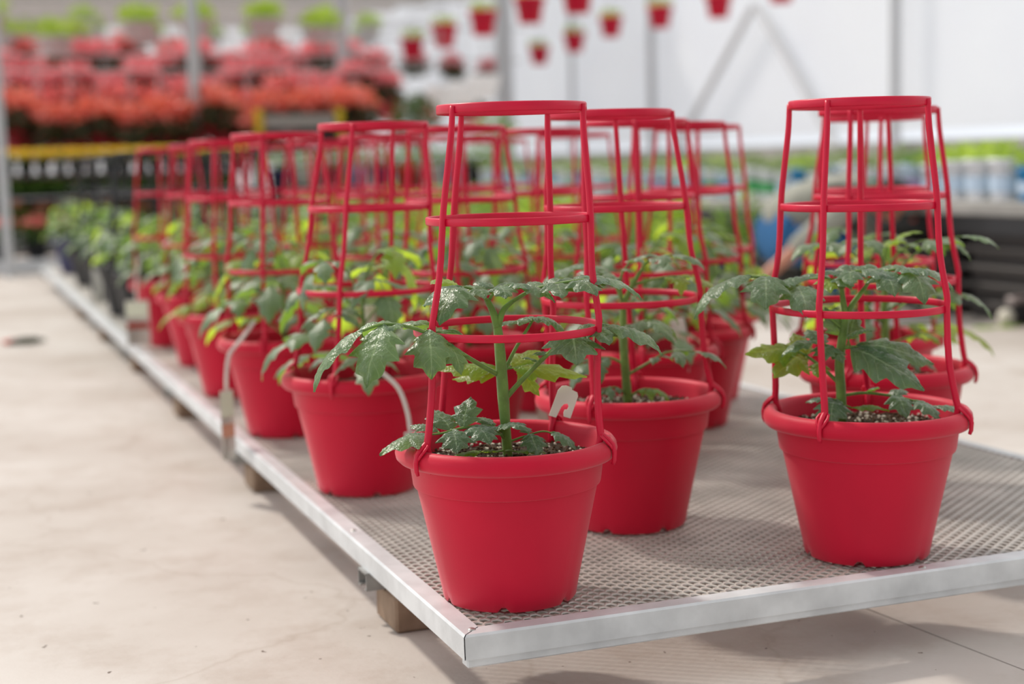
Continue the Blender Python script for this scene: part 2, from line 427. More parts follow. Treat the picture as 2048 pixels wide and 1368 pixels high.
rail((.0012, 0, 0), (TX, 0, 0), (0, 1, 0), 'end_rail')
rail((TX, 0.001, 0), (TX, TY, 0), (-1, 0, 0), 'side_rail')
rail((TX, TY, 0), (0.001, TY, 0), (0, -1, 0), 'end_rail')
# a second, set-back rail under the front rail
mb = MB(); mb.box((TX / 2, .016, FZ - BH - .006), (TX - .01, .022, .013), bev=.002); mb.build('lower_lip', M_galv, tray, sharp=35)
def bolts(pts):
    for p in pts:
        mb = MB(); mb.lathe([(0, .0022), (.003, .0021), (.0052, .001), (.0058, 0)], 14)
        mb.build('rivet', M_bolt, tray, loc=(p[0], p[1], FZ))
bolts([(.018, .022), (.016, .62), (.016, 1.75), (.016, 2.9), (.72, .016), (TX - .022, .5), (TX - .022, .16)])
# expanded metal: zig-zag strands that touch at the bonds
LW, SW = .028, .0205
x0, x1 = BW - .012, TX - BW + .012; y0, y1 = BW - .012, TY - BW + .012
nx = int((x1 - x0) / (LW / 4)); xs = x0 + np.arange(nx + 1) * (LW / 4)
# quarter pattern: bond flat, diagonal, bond flat, diagonal
rows = int((y1 - y0) / (SW / 2)); ys = y0 + (np.arange(rows) + .5) * SW / 2
off = np.array([1, 1, -1, -1]) * SW / 4 * .80
V = []; th_, wd = .0016, .0038
zz = np.array([1, 1, -1, -1])
P = np.zeros((rows, nx + 1, 4, 3), dtype=np.float32)
for i in range(rows):
    sg = 1 if i % 2 == 0 else -1
    yy = ys[i] + sg * off[(np.arange(nx + 1)) % 4]
    hz = FZ - .0045 + sg * .0009 * np.sign(off[(np.arange(nx + 1)) % 4])
    P[i, :, :, 0] = xs[:, None]
    P[i, :, 0, 1] = yy - wd / 2; P[i, :, 1, 1] = yy + wd / 2; P[i, :, 2, 1] = yy + wd / 2; P[i, :, 3, 1] = yy - wd / 2
    P[i, :, 0, 2] = hz + th_ * .2; P[i, :, 1, 2] = hz + th_ * 1.5; P[i, :, 2, 2] = hz + th_ * .3; P[i, :, 3, 2] = hz - th_
    xo = 0 if i % 2 == 0 else 0
base = (np.arange(rows)[:, None, None] * (nx + 1) + np.arange(nx)[None, :, None]) * 4
k4 = np.array([0, 1, 2, 3])[None, None, :]; k4n = np.array([1, 2, 3, 0])[None, None, :]
Q = np.stack([base + k4, base + k4n, base + 4 + k4n, base + 4 + k4], -1).reshape(-1, 4)
me = bpy.data.meshes.new('mesh_deck')
Vv = P.reshape(-1, 3)
me.vertices.add(len(Vv)); me.vertices.foreach_set('co', Vv.ravel())
me.loops.add(Q.size); me.loops.foreach_set('vertex_index', Q.ravel().astype(np.int32))
me.polygons.add(len(Q)); me.polygons.foreach_set('loop_start', (np.arange(len(Q)) * 4).astype(np.int32)); me.polygons.foreach_set('loop_total', np.full(len(Q), 4, np.int32))
me.materials.append(M_mesh); me.update(calc_edges=True)
link('mesh_deck', me, tray)
# cross channels and the wooden blocks they stand on
for k in range(8):
    y = .405 + 1.13 * k
    ch = MB(); zt = FZ - BH; zb = .058; L = TX + .012
    ch.box((TX / 2, y + .085, zt - .0015), (L, .05, .003)); ch.box((TX / 2, y + .061, (zt + zb) / 2), (L, .003, zt - zb)); ch.box((TX / 2, y + .109, (zt + zb) / 2), (L, .003, zt - zb))
    ch.box((TX / 2, y + .066, zb + .0015), (L, .011, .003)); ch.box((TX / 2, y + .104, zb + .0015), (L, .011, .003))
    ch.build('cross_channel', M_galv2, tray, smooth=False)
blk = None
rb = random.Random(4)
pl = ['nearest the front corner', 'second from the front', 'third from the front', 'fourth from the front', 'fifth from the front', 'sixth from the front']
for k in range(6):
    y = .405 + 1.13 * k
    b = MB().box((.13, .06, .029), (.235, .115, .058), bev=.004).build('wood_block', M_wood, loc=(.012, y, 0), sharp=35) if blk is None else None
    if b is None:
        b = blk.copy(); col.objects.link(b); b.location = (.012 + rb.uniform(-.006, .01), y, 0)
    blk = blk or b
    tag(b, 'brown wooden block under the left edge of the tray, ' + pl[k], 'wood block', 'wooden blocks under the tray')
    c = blk.copy(); col.objects.link(c); c.location = (TX - .27, y, 0)
    tag(c, 'brown wooden block under the right edge of the tray, ' + pl[k], 'wood block', 'wooden blocks under the tray')

# ------------------------------------------------------------------ pot
RH = .2258
def pot_mesh(seg=96):
    prof = [(0, .012), (.080, .012), (.084, .004), (.0925, 0), (.0945, .003), (.0975, .02), (.1270, .159), (.1272, .1612), (.1312, .1625), (.1322, .1650), (.1362, .1960), (.1385, .1990), (.1500, .1985), (.1545, .2030), (.1560, .2100), (.1545, .2180), (.1500, .2240), (.1450, .2258), (.1400, .2245), (.1370, .2200), (.1352, .2120), (.1310, .185), (.128, .17), (0, .165)]
    def zf(j, th):
        if j in (3, 4):
            q = (th * 6 / (2 * PI) + .3) % 1
            return .0065 if q < .13 else 0
        return 0
    return MB().lathe(prof, seg, zfun=zf)
ME_pot = pot_mesh().mesh('pot', M_pot); ME_pot_b = pot_mesh(48).mesh('pot', M_black); ME_pot_n = pot_mesh(48).mesh('pot', M_navy)
for q in (ME_pot, ME_pot_b, ME_pot_n): q.set_sharp_from_angle(angle=math.radians(50))
def soil_mesh():
    rnd = random.Random(3); V = []; Fq = []; nr, ns = 22, 60
    for j in range(nr + 1):
        r = .1335 * j / nr
        for k in range(ns):
            th = 2 * PI * k / ns
            V.append((r * math.cos(th), r * math.sin(th), .192 + rnd.uniform(-.0035, .0035) + .004 * math.sin(5 * r * 40 + th * 3) * .4 + .006 * (1 - j / nr)))
    for j in range(nr):
        for k in range(ns): Fq.append((j * ns + k, (j + 1) * ns + k, (j + 1) * ns + (k + 1) % ns, j * ns + (k + 1) % ns))
    return MB().add(V, Fq).mesh('soil', M_soil)
ME_soil = soil_mesh()
def perlite_mesh(n, seed, m_=None):
    rnd = random.Random(seed); mb = MB()
    for _ in range(n):
        a = rnd.uniform(0, 2 * PI); r = .131 * math.sqrt(rnd.random()); s = rnd.uniform(.0010, .0030)
        mb.ball((r * math.cos(a), r * math.sin(a), .1955 + .006 * (1 - r / .13) + rnd.uniform(-.001, .002)), (s, s * rnd.uniform(.7, 1.2), s * .8), seg=5, rings=3, jit=.2, rnd=rnd)
    return mb.mesh('perlite', m_ or M_perl, smooth=False)
M_bark = mat('bark_crumb', (.09, .05, .03), .9, .2, var=.5, scale=90)
ME_perl = perlite_mesh(230, 1)
ME_bark = perlite_mesh(500, 2, M_bark)

# ------------------------------------------------------------------ cage
RING = [(.1003, .6814), (.1138, .5306), (.1288, .3789)]
def cage(root, angles, lean=(0, 0), off=(0, 0), m_=M_cage, seg=72, tilt=0.0):
    """rings and legs; angles in degrees, world axes. lean: sideways shift of the top ring"""
    def cen(z):
        q = (z - RH) / .455
        return np.array([off[0] * min(1, max(0, q * 4)) + lean[0] * q, off[1] * min(1, max(0, q * 4)) + lean[1] * q])
    for i, (r, z) in enumerate(RING):
        h = (.0064, .0052, .0052)[i]; t = (.0032, .0026, .0026)[i]
        prof = [(r - t, z - h * .7), (r - t * .6, z - h), (r + t * .6, z - h), (r + t, z - h * .7), (r + t, z + h * .7), (r + t * .6, z + h), (r - t * .6, z + h), (r - t, z + h * .7)]
        c = cen(z)
        o = MB().lathe(prof, seg, close=True, zfun=lambda j, th: tilt * math.cos(th)).build('cage_ring', m_, root, sharp=60); o.location = (c[0], c[1], 0)
    for a in angles:
        th = math.radians(a); d = np.array([math.cos(th), math.sin(th)])
        pts = []
        key = [(RING[0][0] + .0035, RING[0][1] + .003), (RING[0][0] + .0050, RING[0][1] - .03), (RING[0][0] + .0084, .62), (RING[1][0] + .0020, RING[1][1] + .03), (RING[1][0] + .0044, RING[1][1]), (RING[1][0] + .0085, .46), (RING[2][0] + .0042, RING[2][1] + .02), (RING[2][0] + .0042, RING[2][1]), (.1330, .31), (.1372, .255), (.1400, .231), (.1345, .215), (.1325, .193)]
        rad = [.0040, .0044, .0046, .0046, .0048, .0046, .0048, .0048, .0050, .0052, .0050, .0045, .003]
        # dense Catmull-Rom
        K = [Vector((cen(z)[0] + d[0] * r, cen(z)[1] + d[1] * r, z)) for r, z in key]
        P_, R_ = [], []
        for i in range(len(K) - 1):
            p0, p1, p2, p3 = K[max(i - 1, 0)], K[i], K[i + 1], K[min(i + 2, len(K) - 1)]
            for s_ in range(3):
                t = s_ / 3
                P_.append(.5 * ((2 * p1) + (p2 - p0) * t + (2 * p0 - 5 * p1 + 4 * p2 - p3) * t * t + (3 * p1 - p0 - 3 * p2 + p3) * t ** 3)); R_.append(rad[i] + (rad[i + 1] - rad[i]) * t)
        P_.append(K[-1]); R_.append(rad[-1])
        lg = MB().tube(P_, R_, 10).build('cage_leg', m_, root)
        # clip that hooks over the rim
        tg = np.array([-d[1], d[0]])
        def pt(r, z, s_=0): return (d[0] * r + tg[0] * s_, d[1] * r + tg[1] * s_, z)
        mb = MB()
        mb.tube([pt(.1385, .238), pt(.1425, .2345), pt(.1500, .2295), pt(.1570, .2225), pt(.1598, .2120), pt(.1592, .2010), pt(.1570, .1950)], [.0040, .0046, .0042, .0038, .0035, .0033, .0026], 8)
        mb.tube([pt(.1400, .236, .0), pt(.1440, .2335, .007), pt(.1500, .229, .0085), pt(.1560, .222, .006), pt(.1580, .214, .0)], [.0022] * 5, 6)
        mb.tube([pt(.1400, .236, .0), pt(.1440, .2335, -.007), pt(.1500, .229, -.0085), pt(.1560, .222, -.006), pt(.1580, .214, .0)], [.0022] * 5, 6)
        mb.build('clip', m_, lg)

# ------------------------------------------------------------------ leaves
def leaflet(mb, O, dirv, nrm, L, W, droop=1.2, fold=.35, mi=0, seed=0, nu=22, nv=3, lobes=3.3, wr=1.0, cup=.9):
    """One lobed, quilted leaflet with a drooping tip. O origin; dirv initial direction; nrm upper-face normal."""
    rnd = random.Random(seed)
    d = Vector(dirv).normalized(); n = Vector(nrm); n = (n - d * n.dot(d)).normalized(); s = d.cross(n).normalized()
    V = []; U = []; ph = rnd.uniform(0, 1); tw = rnd.uniform(-.5, .5)
    p = Vector(O); ang = 0
    step = L / nu
    for i in range(nu + 1):
        u = i / nu
        shape = (math.sin(PI * min(1, u ** .78)) ** .85) if 0 < u < 1 else 0
        shape *= (1.12 - .35 * u)
        for side in range(-nv, nv + 1):
            v = side / nv
            sg = 1 if v >= 0 else -1
            sw = (u * lobes + (.12 * sg) + ph) % 1
            tooth = (sw ** 1.3) if sw < .8 else (1 - sw) / .2 * .75
            wv = W * .5 * shape * (.60 + .54 * tooth * min(1, 3.5 * (1 - u) + .25))
            a = abs(v)
            back = wv * a * .18        # edge swept forward
            x = v * wv
            zq = -fold * a * a * wv * 1.3 + fold * .55 * a * wv
            vein = (u * 6.5 - a * 1.5) % 1
            zq += wr * .035 * W * (math.sin(PI * vein) ** .8 - .5) * (1 if .05 < a < .98 else .2) * (1 - u * .5)
            zq += .02 * W * math.sin(9 * u + 3 * v + ph * 6)
            c, sn = math.cos(ang), math.sin(ang)
            tv = d * c - n * sn; nv_ = n * c + d * sn
            q = p + s * x + nv_ * zq + tv * back + s * (tw * u * u * L * .12)
            V.append(tuple(q)); U.append((u, .5 + v * .5))
        c, sn = math.cos(ang), math.sin(ang)
        p = p + (d * c - n * sn) * step
        ang = droop * (u ** 1.25)
    w_ = 2 * nv + 1; Fq = []
    for i in range(nu):
        for k in range(w_ - 1): Fq.append((i * w_ + k, i * w_ + k + 1, (i + 1) * w_ + k + 1, (i + 1) * w_ + k))
    mb.add(V, Fq, mi, U)

def curve_pts(P, n):
    P = [Vector(p) for p in P]; out = []
    for i in range(len(P) - 1):
        p0, p1, p2, p3 = P[max(i - 1, 0)], P[i], P[i + 1], P[min(i + 2, len(P) - 1)]
        for k in range(n):
            t = k / n
            out.append(.5 * ((2 * p1) + (p2 - p0) * t + (2 * p0 - 5 * p1 + 4 * p2 - p3) * t * t + (3 * p1 - p0 - 3 * p2 + p3) * t ** 3))
    out.append(P[-1]); return out

def compound(mb, path, size, droop=1.3, seed=0, pairs=((.50, .55), (.74, .85)), young=False, rad=.0026, det=1.0, term=1.0, up=None):
    """A tomato leaf: petiole along path, a terminal leaflet and pairs of side leaflets. materials: 0 leaf, 1 stem, 2 young leaf"""
    rnd = random.Random(seed)
    C = curve_pts(path, 6); n = len(C)
    mb.tube(C, [rad * (1 - .55 * i / (n - 1)) for i in range(n)], 7 if det >= 1 else 5, mi=1)
    mi = 2 if young else 0
    nu = 22 if det >= 1 else (12 if det >= .5 else 8); nv = 3 if det >= 1 else 2
    def at(t):
        i = min(n - 2, int(t * (n - 1))); f = t * (n - 1) - i
        return C[i].lerp(C[i + 1], f), (C[i + 1] - C[i]).normalized()
    p, t = C[-1], (C[-1] - C[-2]).normalized()
    upv = Vector(up) if up else Vector((0, 0, 1))
    if abs(t.dot(upv)) > .92: upv = Vector((C[-1].x - C[0].x, C[-1].y - C[0].y, .2))
    leaflet(mb, p, t, upv, size * 1.1 * term, size * .74 * term, droop * rnd.uniform(.85, 1.15), mi=mi, seed=rnd.randrange(9999), nu=nu, nv=nv)
    for tt, sc_ in pairs:
        p, t = at(tt)
        for sg in (-1, 1):
            side = t.cross(Vector((0, 0, 1)))
            if side.length < .1: side = Vector((1, 0, 0))
            side.normalize()
            a = math.radians(rnd.uniform(52, 74))
            dv = t * math.cos(a) + side * sg * math.sin(a) + Vector((0, 0, rnd.uniform(-.12, .12)))
            dv.normalize(); ln = size * sc_ * rnd.uniform(.85, 1.12); pl_ = ln * .14
            q = p + dv * pl_
            mb.tube([p, p + dv * pl_ * .5 + Vector((0, 0, .001)), q], [.0013, .0011, .001], 5, mi=1)
            leaflet(mb, q, dv, Vector((0, 0, 1)), ln * 1.1, ln * .72, droop * rnd.uniform(.7, 1.25), mi=mi, seed=rnd.randrange(9999), nu=nu, nv=nv)

def stem_part(root, P, R, hairs=0, seed=1, mats=None):
    C = curve_pts(P, 6); n = len(C)
    rr = [np.interp(i / (n - 1), np.linspace(0, 1, len(R)), R) for i in range(n)]
    mb = MB(); mb.tube(C, rr, 12)
    if hairs:
        rnd = random.Random(seed)
        for _ in range(hairs):
            f = rnd.random() * (n - 2); i = int(f); p = C[i].lerp(C[i + 1], f - i); r = rr[i]
            a = rnd.uniform(0, 2 * PI); d = Vector((math.cos(a), math.sin(a), rnd.uniform(-.2, .3))).normalized()
            s_ = d.cross(Vector((0, 0, 1))).normalized() * .00014
            e = p + d * (r + rnd.uniform(.0008, .0022)); b0 = p + d * r * .95
            mb.add([tuple(b0 - s_), tuple(b0 + s_), tuple(e)], [(0, 1, 2)], 1)
    return mb.build('stem', [M_stem, M_hair], root)

LEAFM = [M_leaf, M_stem, M_leaf2]
# ---- generic tomato foliage (three variants) for the pots out of focus
def foliage_variant(seed, n=10, det=.5, hmax=.21, spread=.15, size=.085):
    rnd = random.Random(seed); mb = MB(); a0 = rnd.uniform(0, 6.28)
    for i in range(n):
        f = i / (n - 1); a = a0 + i * 2.4; h = .198 + .03 + (hmax - .03) * f
        L = spread * (1.05 - .5 * f ** 2) * rnd.uniform(.85, 1.15); rise = .02 + .035 * f
        c, s_ = math.cos(a), math.sin(a)
        path = [(0, 0, h - .02), (c * L * .35, s_ * L * .35, h + rise * .7), (c * L * .75, s_ * L * .75, h + rise), (c * L, s_ * L, h + rise * .6)]
        compound(mb, path, size * rnd.uniform(.8, 1.15), 1.35, rnd.randrange(9999), young=(rnd.random() < .22), det=det, pairs=((.45, .6), (.7, .85)))
    mb.tube([(0, 0, .19), (.003, .002, .28), (0, 0, .198 + hmax)], [.006, .005, .003], 8, mi=1)
    return mb.mesh('foliage', LEAFM)
FOL = [foliage_variant(s, n=13, hmax=.20) for s in (11, 23, 37)]
def stem_mesh():
    return MB().tube([(0, 0, .19), (.003, .002, .28), (.0, 0, .36)], [.0062, .0055, .004], 10).mesh('stem', M_stem)
ME_stem = stem_mesh()

def potted(name, loc, label, group, rz=0, fol=0, me=None, withcage=True, lean=(0, 0), off=(0, 0), angles=(64, 154, 244, 334), cm=None, fscale=1.0):
    root = empty(name, (loc[0], loc[1], FZ + .0006), 0); tag(root, label, 'potted plant', group)
    o = link('pot', me or ME_pot, root); o.rotation_euler.z = rz
    link('soil', ME_soil, root)
    if fol is not None:
        f = link('foliage', FOL[fol % 3], root); f.rotation_euler.z = rz * 3.1 + fol; f.scale = (fscale, fscale, 1)
    if withcage: cage(root, angles, lean, off, cm or M_cage, seg=48)
    return root

# camera-aligned local axes for the four foreground plants (right, away)
RA = np.array([math.cos(yaw), -math.sin(yaw)]); AW = np.array([math.sin(yaw), math.cos(yaw)])
def cw(p, s=1.0, dx=0):           # plant coords (right, away, up) -> pot-local world coords
    x, y, z = p
    return (RA[0] * (x * s + dx) + AW[0] * y * s, RA[1] * (x * s + dx) + AW[1] * y * s, z)
def cam_ang(a): return a - math.degrees(yaw)

def hero(name, loc, label, angles, lean, off, rz=0):
    root = empty(name, (loc[0], loc[1], FZ + .0006)); tag(root, label, 'potted plant', 'red pots of caged tomato plants on the metal tray')
    o = link('pot', ME_pot, root); o.rotation_euler.z = rz
    s_ = link('soil', ME_soil, root); p = link('perlite', ME_perl, s_); p.rotation_euler.z = rz * 2; q = link('bark', ME_bark, s_); q.rotation_euler.z = rz
    tag(p, kind='stuff'); tag(q, kind='stuff')
    cage(root, [cam_ang(a) for a in angles], lean, off)
    return root
def leafpart(root, path, size, **k):
    mb = MB(); dx = k.pop('dx', 0)
    compound(mb, [cw(p, dx=dx) for p in path], size, **k)
    return mb.build('leaf', LEAFM, root)
def leaflets(root, path, items, rad=.0026, dx=0, young=False):
    """petiole along path plus explicitly placed leaflets: (base point, direction, length, width, droop)"""
    mb = MB()
    C = curve_pts([cw(p, dx=dx) for p in path], 6); n = len(C)
    mb.tube(C, [rad * (1 - .5 * i / (n - 1)) for i in range(n)], 8, mi=1)
    for i, it in enumerate(items):
        b, d, L, W, dr = it[:5]; nr = it[5] if len(it) > 5 else (0, 0, 1); yg = it[6] if len(it) > 6 else young
        B = Vector(cw(b, dx=dx)); D = Vector(cw(d)); Nn = Vector(cw(nr))
        near = min(C, key=lambda c: (c - B).length)
        mb.tube([near, near.lerp(B, .6) + Vector((0, 0, .0015)), B], [.0016, .0013, .0012], 6, mi=1)
        leaflet(mb, B, D, Nn, L * 1.26, W * 1.42, dr, mi=2 if yg else 0, seed=int(abs(b[0] * 9173 + b[2] * 7717 + L * 1e5)) + i, nu=30, nv=4, wr=1.9)
    return mb.build('leaf', LEAFM, root)
# ------------------------------------------------------------------ the four foreground plants
def G(cx, cy, s):
    """metres right/away/up from a sketch at s units per metre whose rim centre is (cx, cy)"""
    return lambda x, y, a=0.0: ((x - cx) / s, a, .2158 + (cy - y) / s + a * -.19)

# --- front plant
p1 = hero('potted_tomato_plant', (.122, .154), 'caged tomato plant in the red pot at the front corner of the tray', (221, 133, 60, -22), (.0208, 0), (0, 0), .3)
g = G(1015, 885, 1452)
stem_part(p1, [cw(g(1018, 912)), cw(g(1015, 850)), cw(g(1012, 790)), cw(g(1008, 700)), cw(g(1004, 640))], [.0072, .0070, .0084, .0078, .0058], 700, 3)
stem_part(p1, [cw(g(1004, 645)), cw(g(996, 615)), cw(g(984, 588))], [.0062, .0052, .0040], 160, 4)
stem_part(p1, [cw(g(1005, 645)), cw(g(1016, 612)), cw(g(1036, 592, .01))], [.0050, .0042, .0030], 100, 5)
leaflets(p1, [g(1002, 742), g(950, 712, -.03), g(900, 680, -.07), g(845, 655, -.10), g(790, 648, -.12), g(752, 660, -.13)],
    [(g(752, 660, -.13), (-.8, -.25, -.35), .086, .042, 1.15), (g(792, 650, -.12), (-.2, -.7, -.35), .080, .056, 1.15), (g(872, 660, -.09), (.1, -.7, -.35), .062, .052, 1.2),
     (g(790, 648, -.11), (-.4, .8, .1), .056, .042, 1.2), (g(840, 648, -.09), (.1, .9, .12), .060, .046, 1.0), (g(815, 648, -.10), (-.3, -.8, .2), .034, .026, 1.0), (g(880, 662, -.07), (.5, .7, .15), .050, .040, 1.0), (g(900, 680, -.06), (.5, -.6, -.3), .046, .036, 1.2)], .0036)
leaflets(p1, [g(1012, 796), g(1055, 750), g(1118, 692, -.01), g(1168, 662, -.02), g(1215, 652, -.02)],
    [(g(1150, 668, -.02), (.05, -.8, .05), .066, .066, 1.25), (g(1212, 652, -.02), (.95, -.35, .05), .078, .052, 1.2), (g(1192, 655, -.02), (.35, -.85, .1), .050, .040, 1.0),
     (g(1190, 655, -.01), (.3, .9, .2), .055, .042, .9), (g(1100, 705, -.01), (-.3, .8, .2), .030, .022, .9), (g(1085, 720, -.01), (-.6, -.3, .5), .022, .016, .9)], .0040)
leaflets(p1, [g(1010, 745, .01), g(1038, 690, .02), g(1068, 642, .03), g(1078, 625, .035)],
    [(g(1076, 626, .03), (.95, -.25, .1), .044, .034, 1.4), (g(1070, 632, .03), (-.95, -.1, .15), .042, .028, .7), (g(1072, 630, .035), (-.1, .9, .2), .04, .03, .8)], .0032)
leaflets(p1, [g(986, 592), g(968, 575, -.008), g(946, 566, -.016), g(930, 566, -.02)],
    [(g(934, 566, -.02), (-.35, -.85, .02), .074, .060, 1.45), (g(925, 566, -.015), (-.75, -.25, .1), .046, .034, 1.5), (g(925, 564, -.008), (-.6, .6, .4), .046, .034, .9, (0, 0, 1), True), (g(960, 570, -.01), (-.1, .9, .2), .045, .035, .8), (g(962, 572, -.01), (.3, -.9, .25), .038, .030, 1.1)], .0030)
leaflets(p1, [g(990, 588), g(1005, 568), g(1030, 562), g(1048, 566, -.004)],
    [(g(1046, 566, -.004), (.9, -.45, .12), .050, .036, 1.2), (g(1010, 566), (.15, -.9, .2), .044, .034, 1.1), (g(1020, 562, .01), (.2, .9, .2), .040, .030, .7), (g(1000, 566, .01), (-.6, .6, .4), .036, .024, .8), (g(1034, 562), (.5, -.7, .25), .034, .026, 1.)], .0024)
leaflets(p1, [g(1036, 592, .01), g(1075, 572, .0), g(1120, 563, -.01), g(1165, 558, -.02), g(1192, 558, -.025)],
    [(g(1190, 558, -.02), (.95, -.2, .08), .064, .038, 1.15), (g(1160, 560, -.02), (.35, -.85, .1), .054, .042, .9), (g(1122, 564, -.01), (.1, -.9, .12), .052, .040, .85), (g(1165, 557, -.01), (.6, .75, .2), .060, .044, .8),
     (g(1125, 560, 0), (.2, .9, .2), .055, .042, .7), (g(1090, 568, .005), (-.2, .85, .3), .040, .030, .7), (g(1172, 558, -.02), (.8, -.5, .2), .042, .03, .9)], .0030)
leaflets(p1, [g(1012, 775, .012), g(1012, 748, .03), g(1018, 728, .04)],
    [(g(1004, 728, .03), (-.95, .1, .10), .072, .034, .35, (0, -.5, 1), True), (g(1004, 735, .04), (-.9, .4, -.05), .060, .03, .3, (0, -.5, 1), True), (g(1030, 726, .04), (.95, .0, -.02), .088, .034, .45, (0, -.6, 1), True), (g(1030, 722, .045), (.55, .5, .35), .05, .034, .5, (0, -.6, 1), True), (g(1045, 728, .04), (.5, -.4, -.6), .04, .026, .3, (.5, -1, .4), True)], .0024)  # low back leaf, its backlit glow put into the lime colour
leaflets(p1, [g(1016, 862), g(975, 848, -.012), g(930, 850, -.03), g(890, 860, -.05), g(866, 862, -.06)],
    [(g(868, 862, -.06), (-.9, -.5, .05), .066, .050, .75), (g(905, 855, -.04), (-.35, .6, .55), .046, .038, .7), (g(930, 850, -.03), (.1, .5, .75), .046, .036, .7), (g(910, 856, -.045), (.15, -.85, -.05), .046, .042, .9), (g(880, 858, -.05), (-.7, .5, .4), .04, .032, .9), (g(950, 850, -.02), (.4, -.8, .1), .050, .044, .9)], .0026)
leaflets(p1, [g(1016, 880), g(1000, 860, -.01), g(990, 852, -.014)], [(g(1000, 852, -.012), (-.75, -.55, .25), .056, .042, .9), (g(1002, 850, -.01), (.6, -.6, .35), .046, .034, .9), (g(990, 850, -.01), (-.4, .5, .4), .03, .024, .8)], .0022)
leaflets(p1, [g(1018, 882), g(1055, 870), g(1100, 862), g(1150, 895)], [(g(1064, 866), (.15, -.7, -.1), .040, .032, 1.0), (g(1108, 864), (.75, -.5, -.1), .038, .028, 1.0), (g(1060, 864), (-.2, .8, .4), .022, .016, .8)], .0018)
leaflets(p1, [g(1014, 898), g(980, 902, -.02), g(955, 900, -.03)], [(g(965, 900, -.03), (-.8, -.3, .1), .036, .022, .6, (0, 0, 1), True), (g(985, 900, -.02), (-.1, -.7, .3), .028, .018, .6, (0, 0, 1), True), (g(1035, 902, -.02), (.9, -.2, .2), .034, .02, .6, (0, 0, 1), True)], .0016)

# --- right-hand front plant
p2 = hero('potted_tomato_plant', (.70, .13), 'caged tomato plant in the right-hand red pot close to the front rail', (232, 157, 76, -34), (-.0035, -.002), (-.0125, 0), 1.1)
g = G(1742, 825, 1350)
stem_part(p2, [cw(g(1691, 842)), cw(g(1689, 780)), cw(g(1686, 720)), cw(g(1694, 655)), cw(g(1700, 622))], [.0078, .0075, .0072, .0065, .0055], 500, 8)
stem_part(p2, [cw(g(1700, 625)), cw(g(1694, 598)), cw(g(1690, 566))], [.0052, .0045, .0034], 100, 9)
stem_part(p2, [cw(g(1700, 625)), cw(g(1714, 598)), cw(g(1736, 570))], [.0048, .0042, .0034], 100, 10)
leaflets(p2, [g(1692, 650), g(1640, 605, 0), g(1585, 568, -.01), g(1530, 546, -.02), g(1496, 543, -.03)],
    [(g(1500, 543, -.03), (-.85, -.15, -.05), .092, .048, 1.35), (g(1530, 545, -.02), (-.1, -.8, .0), .070, .058, 1.35), (g(1592, 566, -.01), (.05, -.85, .1), .078, .056, 1.35), (g(1530, 545, -.01), (-.2, .9, .2), .05, .04, .8, (0, 0, 1), True), (g(1585, 564, 0), (-.1, .9, .2), .055, .045, .8), (g(1560, 555, -.01), (.3, -.8, .3), .035, .028, 1.)], .0036)
leaflets(p2, [g(1690, 568), g(1672, 552), g(1650, 545, .0), g(1628, 545, .01)],
    [(g(1630, 545, .01), (-.85, .2, .1), .055, .042, .9), (g(1655, 546, 0), (-.3, .85, .2), .05, .038, .7), (g(1660, 548, 0), (-.15, -.9, .1), .045, .032, 1.1, (0, 0, 1), True), (g(1676, 550, 0), (.2, -.85, .25), .046, .034, 1.2)], .0028)
leaflets(p2, [g(1694, 566), g(1700, 545, -.005), g(1712, 535, -.01), g(1728, 535, -.015)],
    [(g(1726, 535, -.012), (.75, -.6, .1), .060, .048, 1.2), (g(1706, 538, -.01), (-.25, -.9, .2), .050, .040, 1.2), (g(1712, 535, 0), (.1, .9, .3), .05, .036, .7), (g(1720, 533, -.005), (.6, .6, .3), .040, .03, .7), (g(1698, 540, -.005), (-.8, -.1, .3), .040, .03, .9)], .0026)
leaflets(p2, [g(1736, 570), g(1752, 548, -.005), g(1785, 535, -.015), g(1825, 535, -.02)],
    [(g(1824, 535, -.02), (.85, -.25, .0), .060, .040, 1.3), (g(1818, 538, -.02), (.1, -.85, -.05), .068, .052, 1.4), (g(1768, 541, -.015), (.0, -.9, .05), .058, .050, 1.3), (g(1790, 535, -.01), (.2, .9, .2), .055, .042, .7), (g(1760, 543, 0), (-.2, .9, .25), .045, .034, .7, (0, 0, 1), True), (g(1795, 536, -.02), (.4, -.8, .25), .04, .03, 1.)], .0030)
leaflets(p2, [g(1690, 690), g(1725, 690, -.02), g(1760, 700, -.03)],
    [(g(1715, 686, -.02), (.9, -.25, -.05), .096, .056, .75, (.1, -.7, 1)), (g(1702, 694, -.02), (.55, -.55, -.15), .105, .064, .65, (.1, -.7, 1)), (g(1705, 672, 0), (.3, .3, .8), .040, .03, .6, (0, -.8, .6)), (g(1688, 664, 0), (-.35, -.1, .8), .040, .032, .6, (0, -.8, .6)), (g(1698, 668, -.01), (.6, -.5, .5), .034, .030, .8)], .0030)
leaflets(p2, [g(1688, 766), g(1660, 735, .01), g(1628, 706, .02), g(1600, 690, .02)],
    [(g(1606, 692, .02), (-.85, -.2, .12), .066, .050, .5, (0, -.5, 1), True), (g(1620, 702, .02), (-.6, -.6, -.05), .060, .050, .9, (0, -.5, 1), True), (g(1625, 700, .02), (-.2, .6, .6), .045, .036, .6, (0, -.5, 1), True), (g(1650, 720, .01), (-.3, -.8, 0), .035, .028, 1., (0, 0, 1), True)], .0034)
